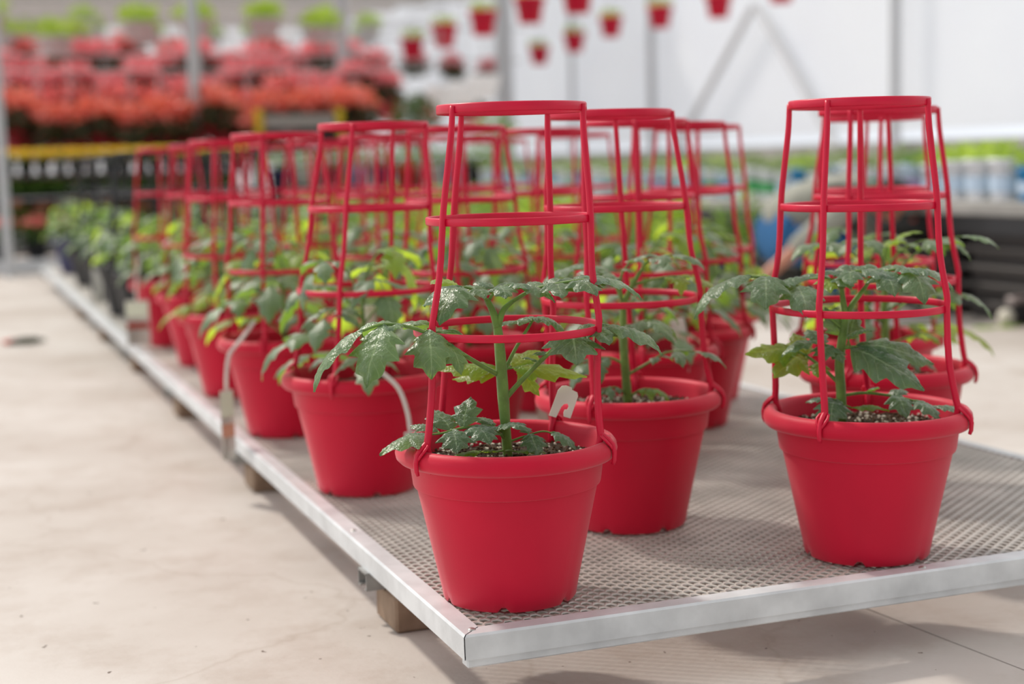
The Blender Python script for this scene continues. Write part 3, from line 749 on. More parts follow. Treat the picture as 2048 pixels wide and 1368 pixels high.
leaflets(p2, [g(1684, 712), g(1668, 694, -.01), g(1646, 680, -.02), g(1632, 676, -.02)],
    [(g(1634, 676, -.02), (-.85, -.35, .1), .052, .036, 1.1), (g(1655, 684, -.01), (-.2, -.85, 0), .040, .034, 1.1), (g(1650, 680, -.01), (-.2, .7, .4), .046, .034, .6), (g(1664, 690, -.01), (.3, -.8, -.1), .034, .026, 1.)], .0026)
leaflets(p2, [g(1693, 788), g(1740, 784, .0), g(1800, 795, -.02), g(1850, 812, -.03), g(1880, 822, -.03)],
    [(g(1792, 790, -.02), (.1, -.7, -.1), .046, .038, 1.0), (g(1830, 804, -.025), (.35, -.75, 0), .050, .032, 1.0), (g(1868, 816, -.03), (.9, -.3, .05), .046, .028, .8), (g(1800, 792, -.01), (.3, .8, .3), .035, .026, .7), (g(1745, 782, 0), (.3, -.6, .5), .022, .016, .7)], .0026)
leaflets(p2, [g(1690, 815), g(1678, 800, -.01), g(1670, 796, -.02)], [(g(1672, 797, -.015), (-.3, -.75, -.1), .052, .046, 1.2), (g(1672, 797, -.01), (-.8, .1, .2), .035, .028, .9), (g(1705, 815, -.02), (.85, -.35, .2), .045, .028, .7, (0, 0, 1), True)], .0020)

# --- plant behind the front one
p3 = hero('potted_tomato_plant', (.458, .469), 'caged tomato in the red pot right behind the front corner pot', (160, 243, -13, 80), (-.022, 0), (-.004, 0), 2.0)
g = G(1256, 790, 1190)
stem_part(p3, [cw(g(1256, 806)), cw(g(1252, 740)), cw(g(1249, 680)), cw(g(1250, 610))], [.0078, .0072, .0068, .0052], 0)
stem_part(p3, [cw(g(1250, 612)), cw(g(1266, 575)), cw(g(1284, 545))], [.0050, .0042, .003], 0)
L3 = [([g(1250, 620), g(1235, 570, -.02), g(1190, 545, -.04), g(1150, 545, -.06)], .070, 5, False), ([g(1250, 615), g(1240, 575, .02), g(1225, 545, .03), g(1210, 535, .03)], .062, 6, False),
      ([g(1284, 545), g(1300, 525, 0), g(1325, 518, -.02), g(1345, 518, -.03)], .060, 7, False), ([g(1270, 570), g(1310, 560, 0), g(1350, 555, .0), g(1380, 560, -.01)], .062, 8, True),
      ([g(1251, 660), g(1262, 655, -.03), g(1280, 648, -.06), g(1290, 650, -.07)], .064, 9, False), ([g(1255, 750), g(1295, 728), g(1335, 707, -.02), g(1385, 708, -.03)], .058, 10, False),
      ([g(1253, 730), g(1225, 715, .0), g(1195, 715, -.01), g(1180, 722, -.02)], .062, 11, False), ([g(1250, 640), g(1262, 600, .06), g(1290, 590, .09), g(1320, 595, .1)], .06, 12, False),
      ([g(1250, 690), g(1225, 650, .02), g(1185, 625, .04), g(1150, 622, .05)], .058, 13, True), ([g(1256, 790), g(1230, 775, -.02), g(1210, 780, -.03)], .040, 14, False), ([g(1256, 795), g(1285, 780, -.01), g(1305, 782, -.02)], .036, 15, True),
      ([g(1250, 615), g(1245, 560, 0), g(1260, 530, 0), g(1270, 522, 0)], .045, 16, False)]
for path, sz, sd, yg in L3: leafpart(p3, path, sz, seed=sd, young=yg, droop=1.25)

# --- plant behind the right-hand front one
p9 = hero('potted_tomato_plant', (.996, .511), 'caged tomato in the red pot directly behind the right-hand front pot', (140, 230, -22, 66), (-.022, -.01), (-.003, 0), 2.6)
g = G(1773, 737, 1112)
stem_part(p9, [cw(g(1773, 750)), cw(g(1773, 690)), cw(g(1771, 620)), cw(g(1772, 560)), cw(g(1768, 520))], [.0078, .0072, .0068, .0055, .004], 0)
L9 = [([g(1771, 560), g(1720, 510, 0), g(1670, 482, .0), g(1630, 482, -.02)], .066, 25, False), ([g(1770, 530), g(1752, 495, -.02), g(1728, 480, -.03), g(1712, 480, -.04)], .060, 26, False),
      ([g(1771, 540), g(1800, 500, 0), g(1838, 482, -.02), g(1870, 484, -.03)], .064, 27, False), ([g(1772, 560), g(1830, 510, .03), g(1880, 476, .02), g(1925, 472, 0)], .066, 28, False),
      ([g(1772, 640), g(1820, 600, 0), g(1868, 582, -.02), g(1905, 588, -.03)], .078, 29, False), ([g(1772, 600), g(1750, 560, .04), g(1730, 545, .07)], .06, 30, True),
      ([g(1772, 650), g(1735, 615, -.02), g(1700, 600, -.03), g(1660, 605, -.04)], .066, 31, True), ([g(1769, 520), g(1775, 490, 0), g(1790, 476, 0)], .05, 32, True), ([g(1773, 690), g(1830, 670, .02), g(1870, 665, .02)], .055, 33, True),
      ([g(1773, 735), g(1800, 720, -.02), g(1825, 722, -.03)], .045, 34, False), ([g(1772, 620), g(1800, 600, -.06), g(1805, 595, -.09)], .06, 35, False)]
for path, sz, sd, yg in L9: leafpart(p9, path, sz, seed=sd, young=yg, droop=1.3)

# ------------------------------------------------------------------ the other potted tomatoes on the tray
GR = 'red pots of caged tomato plants on the metal tray'
rr = random.Random(21)
others = [
 ((.131, .947), 'caged tomato in the second red pot along the left rail', (.036, 0)),
 ((.128, 1.626), 'caged tomato in the third red pot along the left rail, tag over its side', (0, 0)),
 ((.136, 2.30), 'blurred caged tomato plant in the fourth red pot along the left rail', (.0, 0)),
 ((.170, 2.99), 'blurred caged tomato plant in the fifth red pot along the left rail', (.01, 0)),
 ((.157, 3.60), 'last red pot along the left rail, next to the black pots', (0, 0)),
 ((.465, 1.30), 'caged tomato in the red pot seen behind the stem of the front plant', (-.015, 0)),
 ((.750, 1.013), 'caged tomato in the red pot with a white stake tag, middle of the group', (-.01, 0)),
 ((.785, 1.66), 'caged tomato in the red pot whose top ring shows inside the front cage', (.01, 0)),
 ((.980, 1.275), 'caged tomato in the red pot facing the bare mesh, second from the tray gap', (-.01, 0)),
 ((1.183, 1.589), 'rearmost caged red pot at the right end of the right-hand group', (0, 0)),
 ((1.235, .925), 'red caged pot half hidden, rearmost of the three in line at the right', (.016, 0)),
 ((.470, 1.97), 'blurred caged tomato plant behind the pot left of the front corner pot', (0, 0)),
 ((.480, 2.66), 'blurred caged tomato in the inner row beside the fourth pot of the left rail', (0, 0)),
 ((.490, 3.32), 'blurred caged tomato plant at the far end of the inner row near the black pots', (0, 0)),
 ((.810, 2.33), 'blurred caged tomato plant in the middle of the tray behind the front cage', (0, 0)),
 ((.820, 3.00), 'strongly blurred caged tomato plant deep in the middle of the tray', (0, 0)),
 ((.830, 3.66), 'strongly blurred caged tomato plant at the far middle of the tray', (0, 0)),
 ((1.150, 2.30), 'blurred caged tomato plant near the right rail behind the middle cages', (0, 0)),
 ((1.160, 3.00), 'strongly blurred caged tomato plant near the far right rail', (0, 0)),
]
for i, (xy, lb, ln) in enumerate(others):
    a0 = 14.4 + rr.uniform(-9, 9)
    rr.choice((1, 2))
    potted('potted_tomato_plant', xy, lb, GR, rz=rr.uniform(0, 6), fol=i, lean=ln, angles=[a0 + 45 + 90 * k for k in range(4)])
blacks = [((.155, 4.27), 'black pot with caged plant beside the last red pot, along the left rail'), ((.15, 4.85), 'second black pot with caged plant from the red pots, along the left rail'),
          ((.16, 5.75), 'black pot with caged plant in the middle of the black row at the left rail'), ((.17, 6.75), 'black pot with caged plant just before the navy pot on the left rail'),
          ((.52, 4.3), 'black pot with caged plant in the inner row beside the first black pot'), ((.55, 5.1), 'black pot with caged plant, second in the inner black row'), ((.56, 6.0), 'black pot with caged plant, third in the inner black row'), ((.9, 4.6), 'black pot with caged plant behind the cages in the tray middle'), ((.95, 5.5), 'black pot with caged plant deepest in the tray middle')]
for i, (xy, lb) in enumerate(blacks):
    potted('potted_tomato_plant', xy, lb, 'black pots of caged plants at the far end of the tray', rz=rr.uniform(0, 6), fol=i, me=ME_pot_b, cm=M_black, angles=[rr.uniform(0, 90) + 90 * k for k in range(4)])
potted('potted_plant', (.17, 7.85), 'navy blue pot with a green plant at the far left end of the tray', None, fol=1, me=ME_pot_n, withcage=False)

# ------------------------------------------------------------------ plant tags
def strap(pts, w_, t, m_=M_white):
    """flat strap: pts with width direction given per point"""
    mb = MB(); V = []; C = curve_pts(pts, 5); n = len(C)
    for i, p in enumerate(C):
        tg = (C[min(i + 1, n - 1)] - C[max(i - 1, 0)]).normalized()
        sd = Vector((RA[0], RA[1], 0)); sd = (sd - tg * sd.dot(tg)).normalized(); nn = tg.cross(sd)
        ww = w_ / 2
        for a, b in ((-1, -1), (1, -1), (1, 1), (-1, 1)): V.append(tuple(p + sd * a * ww + nn * b * t / 2))
    Fq = [(0, 3, 2, 1), tuple((n - 1) * 4 + k for k in range(4))]
    for i in range(n - 1):
        for k in range(4): Fq.append((i * 4 + k, i * 4 + (k + 1) % 4, i * 4 + 4 + (k + 1) % 4, i * 4 + 4 + k))
    return mb.add(V, Fq)
def pl(loc, r, a, z): return Vector((loc[0] + RA[0] * r + AW[0] * a, loc[1] + RA[1] * r + AW[1] * a, FZ + z))
def hangtag(loc, pts, label, card=None, cw_=.034, ch=.085, yaw_off=0.0, bands=()):
    P = [pl(loc, *q) for q in pts]
    root = empty('plant_tag', P[0]); tag(root, label, 'plant tag')
    o = strap([p - P[0] for p in P], .0085, .0011).build('strap', M_white, root)
    if card:
        b = P[-1] - P[0]; cz = b + Vector((0, 0, -ch / 2))
        rot = np.array(Matrix.Rotation(-yaw + yaw_off, 3, 'Z'))
        MB().box(cz, (cw_, .0014, ch), rot=rot, bev=.0005).build('card', M_white, root)
        for (z0, h, m_) in bands:
            f = np.array(Matrix.Rotation(-yaw + yaw_off, 3, 'Z')) @ np.array([0, -.0012, 0])
            MB().box((cz.x + f[0], cz.y + f[1], cz.z + ch / 2 - (z0 + h / 2)), (cw_ * .93, .0008, h), rot=rot).build('printed_band', m_, root, smooth=False)
    return root
# third pot of the left rail: long curved tag over the side
hangtag((.128, 1.626), [(-.045, -.135, .275), (-.075, -.155, .235), (-.100, -.165, .205), (-.108, -.168, .165), (-.110, -.17, .125)], 'long white printed tag hanging over the side of the third left-rail pot', True, .034, .155, .75, ((.004, .055, M_paleg), (.075, .030, M_peach)))
hangtag((.131, .947), [(.022, -.145, .262), (.050, -.158, .240), (.078, -.166, .212), (.092, -.168, .170), (.096, -.168, .135)], 'narrow white strap tag curling over the second pot along the left rail', True, .03, .045, .8, ((.004, .03, M_paleg),))
hangtag((.157, 3.60), [(-.085, -.14, .31), (-.09, -.150, .27), (-.095, -.16, .22), (-.095, -.162, .17)], 'broad white tag with red and black bands hanging beside the last red pot', True, .080, .155, 0, ((.006, .05, M_paleg), (.075, .022, M_blackp), (.075, .022, M_redp)))
hangtag((.17, 5.35), [(-.06, -.10, .32), (-.07, -.14, .29), (-.075, -.16, .24), (-.075, -.16, .18)], 'pale blurred tag hanging between two black pots at the left rail', True, .04, .16, 0)
# locking tag on the front cage
def lock_tag(base, ang, s, label, rzo=0.0, h=.038, wd_=.026):
    root = empty('plant_tag', base); tag(root, label, 'plant tag')
    # outline with a hooked slot, extruded
    o = [(-.013, -.022), (-.004, -.022), (-.002, -.008), (.0, -.004), (.004, -.002), (.0065, -.005), (.006, -.009), (.003, -.010), (.003, -.014), (.0045, -.018), (.013, -.018), (.0135, .010), (.011, .014), (.004, .015), (.003, .0175), (-.004, .018), (-.009, .016), (-.012, .010)]
    import mathutils
    tri = mathutils.geometry.tessellate_polygon([[Vector((x, y, 0)) for x, y in o]])
    n = len(o); t = .0007; R = Matrix.Rotation(-yaw + rzo, 4, 'Z') @ Matrix.Rotation(PI / 2, 4, 'X') @ Matrix.Rotation(ang, 4, 'Z')
    V = [tuple(R @ Vector((x * s, y * s, t))) for x, y in o] + [tuple(R @ Vector((x * s, y * s, -t))) for x, y in o]
    Fq = [tuple(q) for q in tri] + [tuple(i + n for i in q[::-1]) for q in tri] + [(i, (i + 1) % n, n + (i + 1) % n, n + i) for i in range(n)]
    MB().add(V, Fq).build('tag_blade', M_white, root, smooth=False)
    return root
c = pl((.122, .154), .086, .060, .2158 + .036 + .014)
lock_tag(c, -.35, 1.22, 'small white notched locking tag clipped to the back leg of the front cage', .2)
c = pl((.75, 1.013), .020, -.10, .0)
def stake(loc, pts, w_, label):
    P = [pl(loc, *q) for q in pts]; o = strap([p - P[0] for p in P], w_, .0012).build('plant_tag', M_white); o.location = P[0]; tag(o, label, 'plant tag'); return o
stake((.75, 1.013), [(.055, -.12, .29), (.062, -.115, .255), (.066, -.108, .18)], .030, 'white stake tag standing in the red pot behind the second pot from the front')
stake((.131, .947), [(.010, .02, .345), (.012, .025, .31), (.014, .03, .205)], .026, 'white stake tag among the leaves of the pot left of the front corner pot')
stake((.62, 1.35), [(.03, -.02, .17), (.032, -.02, .09), (.034, -.02, .004)], .028, 'white tag standing on the tray between pots, right of the front stem')

# ------------------------------------------------------------------ background greenery helpers
def leaves(mb, c, rad, n, size, mi, rnd, flat=.0, hole=0.0):
    """n little folded leaves (two quads each) spread through an ellipsoid"""
    V = []; Fq = []
    for _ in range(n):
        while True:
            q = np.array([rnd.uniform(-1, 1) for _ in range(3)])
            l2 = float(q @ q)
            if hole <= l2 <= 1: break
        p = np.array(c) + q * np.array(rad)
        d = np.array([rnd.gauss(0, 1), rnd.gauss(0, 1), rnd.gauss(0, .5) + flat]); d /= np.linalg.norm(d) + 1e-6
        e = np.cross(d, [rnd.gauss(0, 1), rnd.gauss(0, 1), rnd.gauss(0, 1)]); e /= np.linalg.norm(e) + 1e-6
        f = np.cross(d, e); s_ = size * rnd.uniform(.6, 1.3); b = len(V)
        V += [p, p + d * s_ * .5 + e * s_ * .32 + f * s_ * .12, p + d * s_, p + d * s_ * .5 - e * s_ * .32 + f * s_ * .12, p + d * s_ * .5]
        Fq += [(b, b + 1, b + 4), (b + 1, b + 2, b + 4), (b, b + 4, b + 3), (b + 4, b + 2, b + 3)]
    mb.add(V, Fq, mi)
def spot_pot(r0, r1, h, m_, seg=20):
    return MB().lathe([(0, 0), (r0 * .95, 0), (r0, .002), (r1 * .97, h * .86), (r1 * 1.04, h * .86), (r1 * 1.05, h), (r1 * .97, h), (r1 * .94, h * .85), (0, h * .84)], seg).mesh('pot', m_)
def small_plant(proto, loc, label, group, rz=0, s=1.0):
    root = empty(proto['name'], loc, rz); root.scale = (s, s, s); tag(root, label, proto['cat'], group)
    for nm, me in proto['parts']: link(nm, me, root)
    return root
def hang_to(root, top, ztop):
    """stretch a plant's hanger so that its hook (at local height top) reaches the rail at ztop"""
    for c in root.children:
        if c.name.split('.')[0] == 'hanger': c.scale.z = (ztop - root.location.z) / (top * root.scale.z)
    return root
def flower_proto(name, seed, pr, ph, pm, fr, fz, fn, fs, fm, leafm, ln, lz, lr, cat='potted flowers'):
    rnd = random.Random(seed)
    a = MB(); leaves(a, (0, 0, ph + lz), (lr, lr, lz + .01), ln, fs * 1.3, 0, rnd)
    b = MB(); leaves(b, (0, 0, ph + fz), (fr, fr, fr * .45), fn, fs, 0, rnd)
    return dict(name=name, cat=cat, parts=[('pot', spot_pot(pr * .72, pr, ph, pm)), ('foliage', a.mesh('foliage', leafm)), ('flowers', b.mesh('flowers', fm))])

# ------------------------------------------------------------------ tiered flower rack behind the tray
RY = 10.4
rk = empty('flower_rack', (0, 0, 0)); tag(rk, 'three-tier dark metal rack of flowers beyond the far left end of the tray', 'rack')
RX0, RX1 = -.42, 1.75
for z, m_, t in ((.735, M_dkbrown, .03), (.555, M_greyp, .014), (.165, M_bench, .03)):
    MB().box(((RX0 + RX1) / 2, RY + .22, z - t / 2), (RX1 - RX0, .62, t), bev=.003).build('shelf', m_, rk, sharp=35)
MB().box(((RX0 + RX1) / 2, RY + .56, .40), (RX1 - RX0, .012, .64)).build('added_backing', mat('backing_dark_green', (.02, .035, .022), .9, .1), rk, smooth=False)  # dark sheet added behind the shelves to darken the bright gaps
for x in (RX0 + .03, .55, RX1 - .03):
    for y in (RY - .06, RY + .5): MB().box((x, y, .36), (.03, .03, .72)).build('upright', M_dkgrey, rk, smooth=False)
MB().box((-.6, 10.05, .05), (2.2, .22, .10), bev=.01).build('kerb', M_lgrey, loc=(0, 0, 0), sharp=35)
bpy.data.objects['kerb']['label'] = 'low pale kerb across the floor in front of the flower rack'; bpy.data.objects['kerb']['category'] = 'kerb'
rnd = random.Random(77)
yel = flower_proto('potted_flower', 5, .05, .075, M_black, .066, .085, 150, .034, M_yellowf, M_darkf, 40, .03, .05)
org = flower_proto('potted_flower', 6, .045, .04, M_black, .07, .105, 34, .026, M_coral, M_greenf, 230, .055, .085)
pch = flower_proto('potted_flower', 7, .075, .10, M_lgrey, .11, .21, 80, .040, M_peachf, M_greenf, 230, .10, .125)
cor = flower_proto('potted_flower', 8, .085, .12, M_black, .10, .16, 90, .040, M_coral, M_darkf, 110, .05, .10)
for r in range(2):
    for k in range(17):
        small_plant(yel, (-.33 + .125 * k + rnd.uniform(-.01, .01), RY + .05 + .2 * r, .735), 'yellow flower in small black pot, %s from left, %s row of top shelf' % (nth(k), 'front' if r == 0 else 'back'), 'yellow flowers on the top shelf', rnd.uniform(0, 6))
    for k in range(14):
        small_plant(org, (-.33 + .148 * k, RY + .05 + .22 * r, .555), 'green plant with coral blooms, %s from left, %s row of middle shelf' % (nth(k), 'front' if r == 0 else 'back'), 'green plants on the middle shelf', rnd.uniform(0, 6), 1.0)
    for k in range(9):
        small_plant(pch, (-.31 + .235 * k + .03 * r, RY + .05 + .26 * r, .165), 'peach flowers in pale pot, %s from left, %s row of lowest shelf' % (nth(k), 'front' if r == 0 else 'back'), 'peach flowers on the lowest shelf', rnd.uniform(0, 6), rnd.uniform(.9, 1.1))
for k in range(4):
    small_plant(cor, (-.42 + .24 * k, 10.05, .10), 'coral flower in a dark pot on the left kerb, ' + ('out by the corner', 'beside the left post', 'half hidden by the post', 'nearest the tray')[k], 'coral flowers on the kerb', k)

# ------------------------------------------------------------------ hanging begonias
def begonia(seed, pm, top, low, lf, n=150, pr=.125, ph=.12):
    rnd = random.Random(seed)
    a = MB(); leaves(a, (0, 0, ph * .7), (.19, .19, .10), int(n * 1.5), .085, 0, rnd)
    leaves(a, (0, 0, -.0), (.15, .15, .08), n // 3, .055, 0, rnd)
    b = MB(); leaves(b, (0, 0, ph + .09), (.18, .18, .12), int(n * 1.5), .075, 0, rnd)
    c = MB(); leaves(c, (0, 0, -.05), (.17, .17, .12), int(n * 1.1), .065, 0, rnd, hole=.25)
    w_ = MB()
    for k in range(3):
        t = 2 * PI * k / 3; w_.tube([(.12 * math.cos(t), .12 * math.sin(t), ph), (0, 0, ph + .42)], .0022, 5)
    w_.tube([(0, 0, ph + .42), (0, 0, ph + .47), (.015, 0, ph + .485), (.02, 0, ph + .47)], .003, 6)
    return dict(name='hanging_basket', cat='hanging plant', parts=[('pot', spot_pot(pr * .72, pr, ph, pm)), ('foliage', a.mesh('foliage', lf)), ('flowers', b.mesh('flowers', top)), ('trailing_flowers', c.mesh('trailing_flowers', low)), ('hanger', w_.mesh('hanger', M_greyp))])
bg = [begonia(31, M_dkbrown, M_orange, M_crim, M_bloodleaf), begonia(32, M_dkbrown, M_pink, M_crim, M_bloodleaf), begonia(33, M_dkbrown, M_pink, M_coral, M_bloodleaf), begonia(34, M_dkbrown, M_coral, M_crim, M_bloodleaf)]
def hang_rail(y, z, x0, x1, label):
    o = MB().tube([(x0, 0, 0), (x1, 0, 0)], .009, 8).build('hanging_rail', M_greyp, loc=(0, y, z), sharp=40); tag(o, label, 'rail')
rows = [(11.6, .99, 0, .25, 'orange begonia basket', 'lowest', 760), (12.3, 1.17, 3, .27, 'dark basket of coral and crimson begonias', 'second', 700),
        (13.0, 1.40, 1, .30, 'dark basket of pink and crimson begonias', 'third', 800), (13.9, 1.62, 2, .31, 'dark basket of pink and coral begonias', 'fourth', 790), (14.9, 1.78, 3, .52, 'dark basket of coral begonias', 'topmost', 640)]
for y, z, t, sp, what, rw, pxe in rows:
    xa = xat(-25, y); n = int((xat(pxe, y) - xa) / sp)
    for k in range(n + 1):
        zj = rnd.uniform(-.11, .11)
        hang_to(small_plant(bg[t], (xa + sp * k + rnd.uniform(-.03, .03), y + rnd.uniform(-.05, .05), z + zj), '%s, %s from left in %s hanging row' % (what, nth(k), rw), what + 's, ' + rw + ' row', rnd.uniform(0, 6), rnd.uniform(.95, 1.15)), .605, z + .60)
    hang_rail(y, z + .60, xa - .6, xat(pxe, y) + .6, 'thin grey pipe above the ' + rw + ' row of begonia baskets')
for y, z, pa, pb, sp, rw in ((16.6, 1.38, 800, 985, .52, 'lower'), (18.4, 1.95, 770, 1000, .55, 'upper')):
    xa = xat(pa, y); n = int((xat(pb, y) - xa) / sp)
    sparse = dict(bg[2]); sparse['parts'] = [q for q in bg[2]['parts'] if q[0] != ('flowers' if rw == 'lower' else 'trailing_flowers')]
    for k in range(n + 1):
        hang_to(small_plant(sparse, (xa + sp * k, y, z + rnd.uniform(-.12, .12)), 'far bronze-leaved basket right of the begonias, %s from left, %s row' % (nth(k), rw), 'far bronze-leaved baskets', rnd.uniform(0, 6)), .605, z + .65)
    hang_rail(y, z + .65, xa - .5, xat(pb, y) + .5, 'thin grey pipe above the %s row of far bronze-leaved baskets' % rw)
# pale hanging boxes with green plants, higher and further back
rnd2 = random.Random(9)
gb = MB(); leaves(gb, (0, 0, .24), (.20, .20, .11), 200, .07, 0, rnd2)
gh = MB()
for sx_ in (-1, 1): gh.tube([(sx_ * .15, 0, .16), (0, 0, .62)], .003, 5)
box_m = MB().lathe([(0, 0), (.12, 0), (.125, .004), (.165, .15), (.178, .15), (.178, .17), (.16, .17), (.155, .15), (0, .14)], 24).mesh('pot', M_lgrey)
boxp = dict(name='hanging_basket', cat='hanging plant', parts=[('pot', box_m), ('foliage', gb.mesh('foliage', M_limef)), ('hanger', gh.mesh('hanger', M_greyp))])
for r in range(5):
    y = 12.6 + 2.3 * r; z = 1.90 + .20 * r
    for k in range(9):
        x = xat(15 + 26 * r, y) + k * (.62 + .05 * r)
        if x > xat(770, y): continue
        hang_to(small_plant(boxp, (x + rnd2.uniform(-.08, .08), y, z + rnd2.uniform(-.10, .10)), 'green plant in pale grey basket, %s from left in %s upper row' % (nth(k), ('nearest', 'second', 'third', 'fourth', 'furthest')[r]), ('nearest', 'second', 'third', 'fourth', 'furthest')[r] + ' row of pale grey hanging baskets', rnd2.uniform(0, 6), .9), .62, z + .56)
    hang_rail(y, z + .56, xat(0, y) - .6, xat(860, y) + .4, 'thin grey pipe carrying ' + ('the nearest', 'the second', 'the third', 'the fourth', 'the furthest')[r] + ' row of pale baskets')

# ------------------------------------------------------------------ hanging red pots
def red_hang():
    rnd = random.Random(5)
    a = MB(); leaves(a, (0, 0, .255), (.12, .12, .05), 90, .05, 0, rnd)
    w_ = MB()
    for k in range(3):
        t = 2 * PI * k / 3; w_.tube([(.12 * math.cos(t), .12 * math.sin(t), .21), (0, 0, .55)], .0018, 5)
    w_.tube([(0, 0, .55), (0, 0, 1.3)], .0018, 5)
    pot = MB().lathe([(0, 0), (.088, 0), (.09, .003), (.118, .17), (.132, .172), (.133, .215), (.122, .217), (.118, .19), (0, .19)], 32)
    return dict(name='hanging_pot', cat='hanging plant', parts=[('pot', pot.mesh('pot', M_pot)), ('foliage', a.mesh('foliage', M_limef)), ('hanger', w_.mesh('hanger', M_greyp))])
RHG = red_hang()
def at_px(px, py, d):
    """point seen at az/elevation d metres away (used once to lay out the two straight rows)"""
    v = (Fw * F_PX + R2 * (px - 1024) - U2 * (py - 684)); v.normalize(); return CAM + v * d
WA, WB = 5.75, 8.6
names_a = ['leftmost', 'second', 'third', 'fourth', 'rightmost']
rowA = [(825, 118), (889, 95), (967, 71), (1060, 47), (1155, 27)]
zA = []; zB = []
def place_row(items, W, zfix, names, which, gp):
    for (px, py), nm in zip(items, names):
        v = (Fw * F_PX + R2 * (px - 1024) - U2 * (py - 684)); t = W / v.x
        p = CAM + v * t
        hang_to(small_plant(RHG, (CAM.x + W, p.y, p.z), '%s hanging red pot of the %s row against the white wall' % (nm, which), gp, px, 1.22), 1.3, 3.5)
    o = MB().tube([(0, 0, 0), (0, 17, 0)], .012, 8).build('hanging_rail', M_greyp, loc=(CAM.x + W, 9.5, 3.5), sharp=40); tag(o, 'pipe the %s row of red pots hangs from' % which, 'rail')
place_row(rowA, WA, None, names_a, 'left', 'hanging red pots, left row')
place_row([(1079, 129), (1149, 104), (1222, 74), (1320, 56), (1437, 36), (1562, 6)], WB, None, ['lowest and leftmost', 'second', 'third', 'fourth', 'fifth', 'topmost and rightmost'], 'right', 'hanging red pots, right row')
# ------------------------------------------------------------------ right-hand benches with bottles of colour and lime plants
BX0, BX1, BZ = 3.56, 5.2, .49
def bench(y0, y1, z, label):
    root = empty('display_bench', (0, 0, 0)); tag(root, label, 'bench')
    MB().box(((BX0 + BX1) / 2, (y0 + y1) / 2, z - .03), (BX1 - BX0, y1 - y0, .06), bev=.006).build('bench_top', M_bench, root, sharp=35)
    MB().box((BX0 + .02, (y0 + y1) / 2, z - .10), (.03, y1 - y0 - .02, .08)).build('apron', M_dkgrey, root, smooth=False)
    for yy in (y0 + .1, (y0 + y1) / 2, y1 - .1):
        for xx in (BX0 + .06, BX1 - .06): MB().box((xx, yy, (z - .06) / 2), (.06, .06, z - .06)).build('leg', M_dkgrey, root, smooth=False)
    return root
bench(1.2, 4.92, BZ + .02, 'grey-topped display bench at the right edge with dark stacks beneath')
bench(4.96, 8.6, BZ, 'grey-topped display bench in the middle right, behind the crouching person')
bench(8.64, 10.42, BZ, 'far grey-topped display bench behind the middle red cages')
# dark stacks of flat trays underneath
tr_m = None
prof = MB(); prof.box((0, 0, .030), (.56, 1.10, .056), bev=.004); prof.box((0, 0, .066), (.66, 1.19, .020), bev=.004); tr_m = prof.mesh('flat_tray', M_dkbrown); tr_m.set_sharp_from_angle(angle=.6)
for c_ in range(7):
    for k in range(5):
        o = link('flat_tray', tr_m, None, (BX0 + .36 + random.Random(c_ * 9 + k).uniform(-.03, .03), 1.9 + 1.24 * c_, .002 + .0785 * k))
        tag(o, 'deep dark tray, %s from bottom of %s stack under right-hand benches' % (nth(k), nth(c_)), 'tray', 'dark trays stacked under the benches')
# dark upright sheet behind the stacks
MB().box((BX1 - .16, 5.8, .215), (.02, 9.1, .42)).build('dark_sheet', M_dkgrey, None, smooth=False)
tag(bpy.data.objects['dark_sheet'], 'dark upright sheet under the right-hand benches behind the tray stacks', 'cloth')
def jar(m_body, m_cap, lf, seed):
    rnd = random.Random(seed)
    a = MB(); leaves(a, (0, 0, .17), (.065, .065, .035), 46, .036, 0, rnd)
    return dict(name='small_potted_plant', cat='potted plant', parts=[('pot', MB().lathe([(0, 0), (.038, 0), (.040, .002), (.050, .130), (.054, .131), (.054, .145), (.048, .145), (.046, .125), (0, .125)], 18).mesh('pot', m_body)), ('label_band', MB().lathe([(.0445, .03), (.0490, .085)], 18).mesh('label_band', m_cap)), ('foliage', a.mesh('foliage', lf))])
M_lwhite = mat('bright_white_plastic', (.88, .90, .95), .4, .5)
J = [jar(M_lwhite, M_palebl, M_limef, 1), jar(M_palebl, M_blue, M_greenf, 2), jar(M_white, M_teal, M_limef, 3), jar(M_white, M_green_pl, M_limef, 4), jar(M_blue, M_palebl, M_limef, 5), jar(M_palebl, M_purple, M_greenf, 6)]
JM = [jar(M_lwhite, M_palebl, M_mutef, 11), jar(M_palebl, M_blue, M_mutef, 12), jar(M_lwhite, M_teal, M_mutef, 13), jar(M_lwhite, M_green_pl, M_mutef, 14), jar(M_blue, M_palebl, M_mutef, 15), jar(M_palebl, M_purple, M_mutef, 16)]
jn = ['white pot with pale blue band', 'pale blue pot with blue band', 'white pot with teal band', 'white pot with green band', 'bright blue pot', 'pale blue pot with mauve band']
rnd3 = random.Random(12); JC = {}
for r in range(3):
    for k in range(58):
        y = 2.6 + .165 * k + .05 * r
        if y > 10.3: continue
        if abs(y - 4.94) < .06 or abs(y - 8.62) < .06: continue
        j = rnd3.choice((0, 0, 0, 1, 2, 3, 4, 5) if y > 6 or rnd3.random() < .6 else (0, 0, 5, 1))
        cnt = JC.get((r, j), 0); JC[(r, j)] = cnt + 1
        small_plant((J if y < 4.4 or rnd3.random() < .12 else JM)[j], (BX0 + .16 + .22 * r, y, BZ + (.02 if y < 4.94 else 0)), '%s, %s such from the near end, %s row on bench' % (jn[j], nth(cnt), ('front', 'middle', 'back')[r]), jn[j] + ' plants on the benches', rnd3.uniform(0, 6), rnd3.uniform(.95, 1.25))
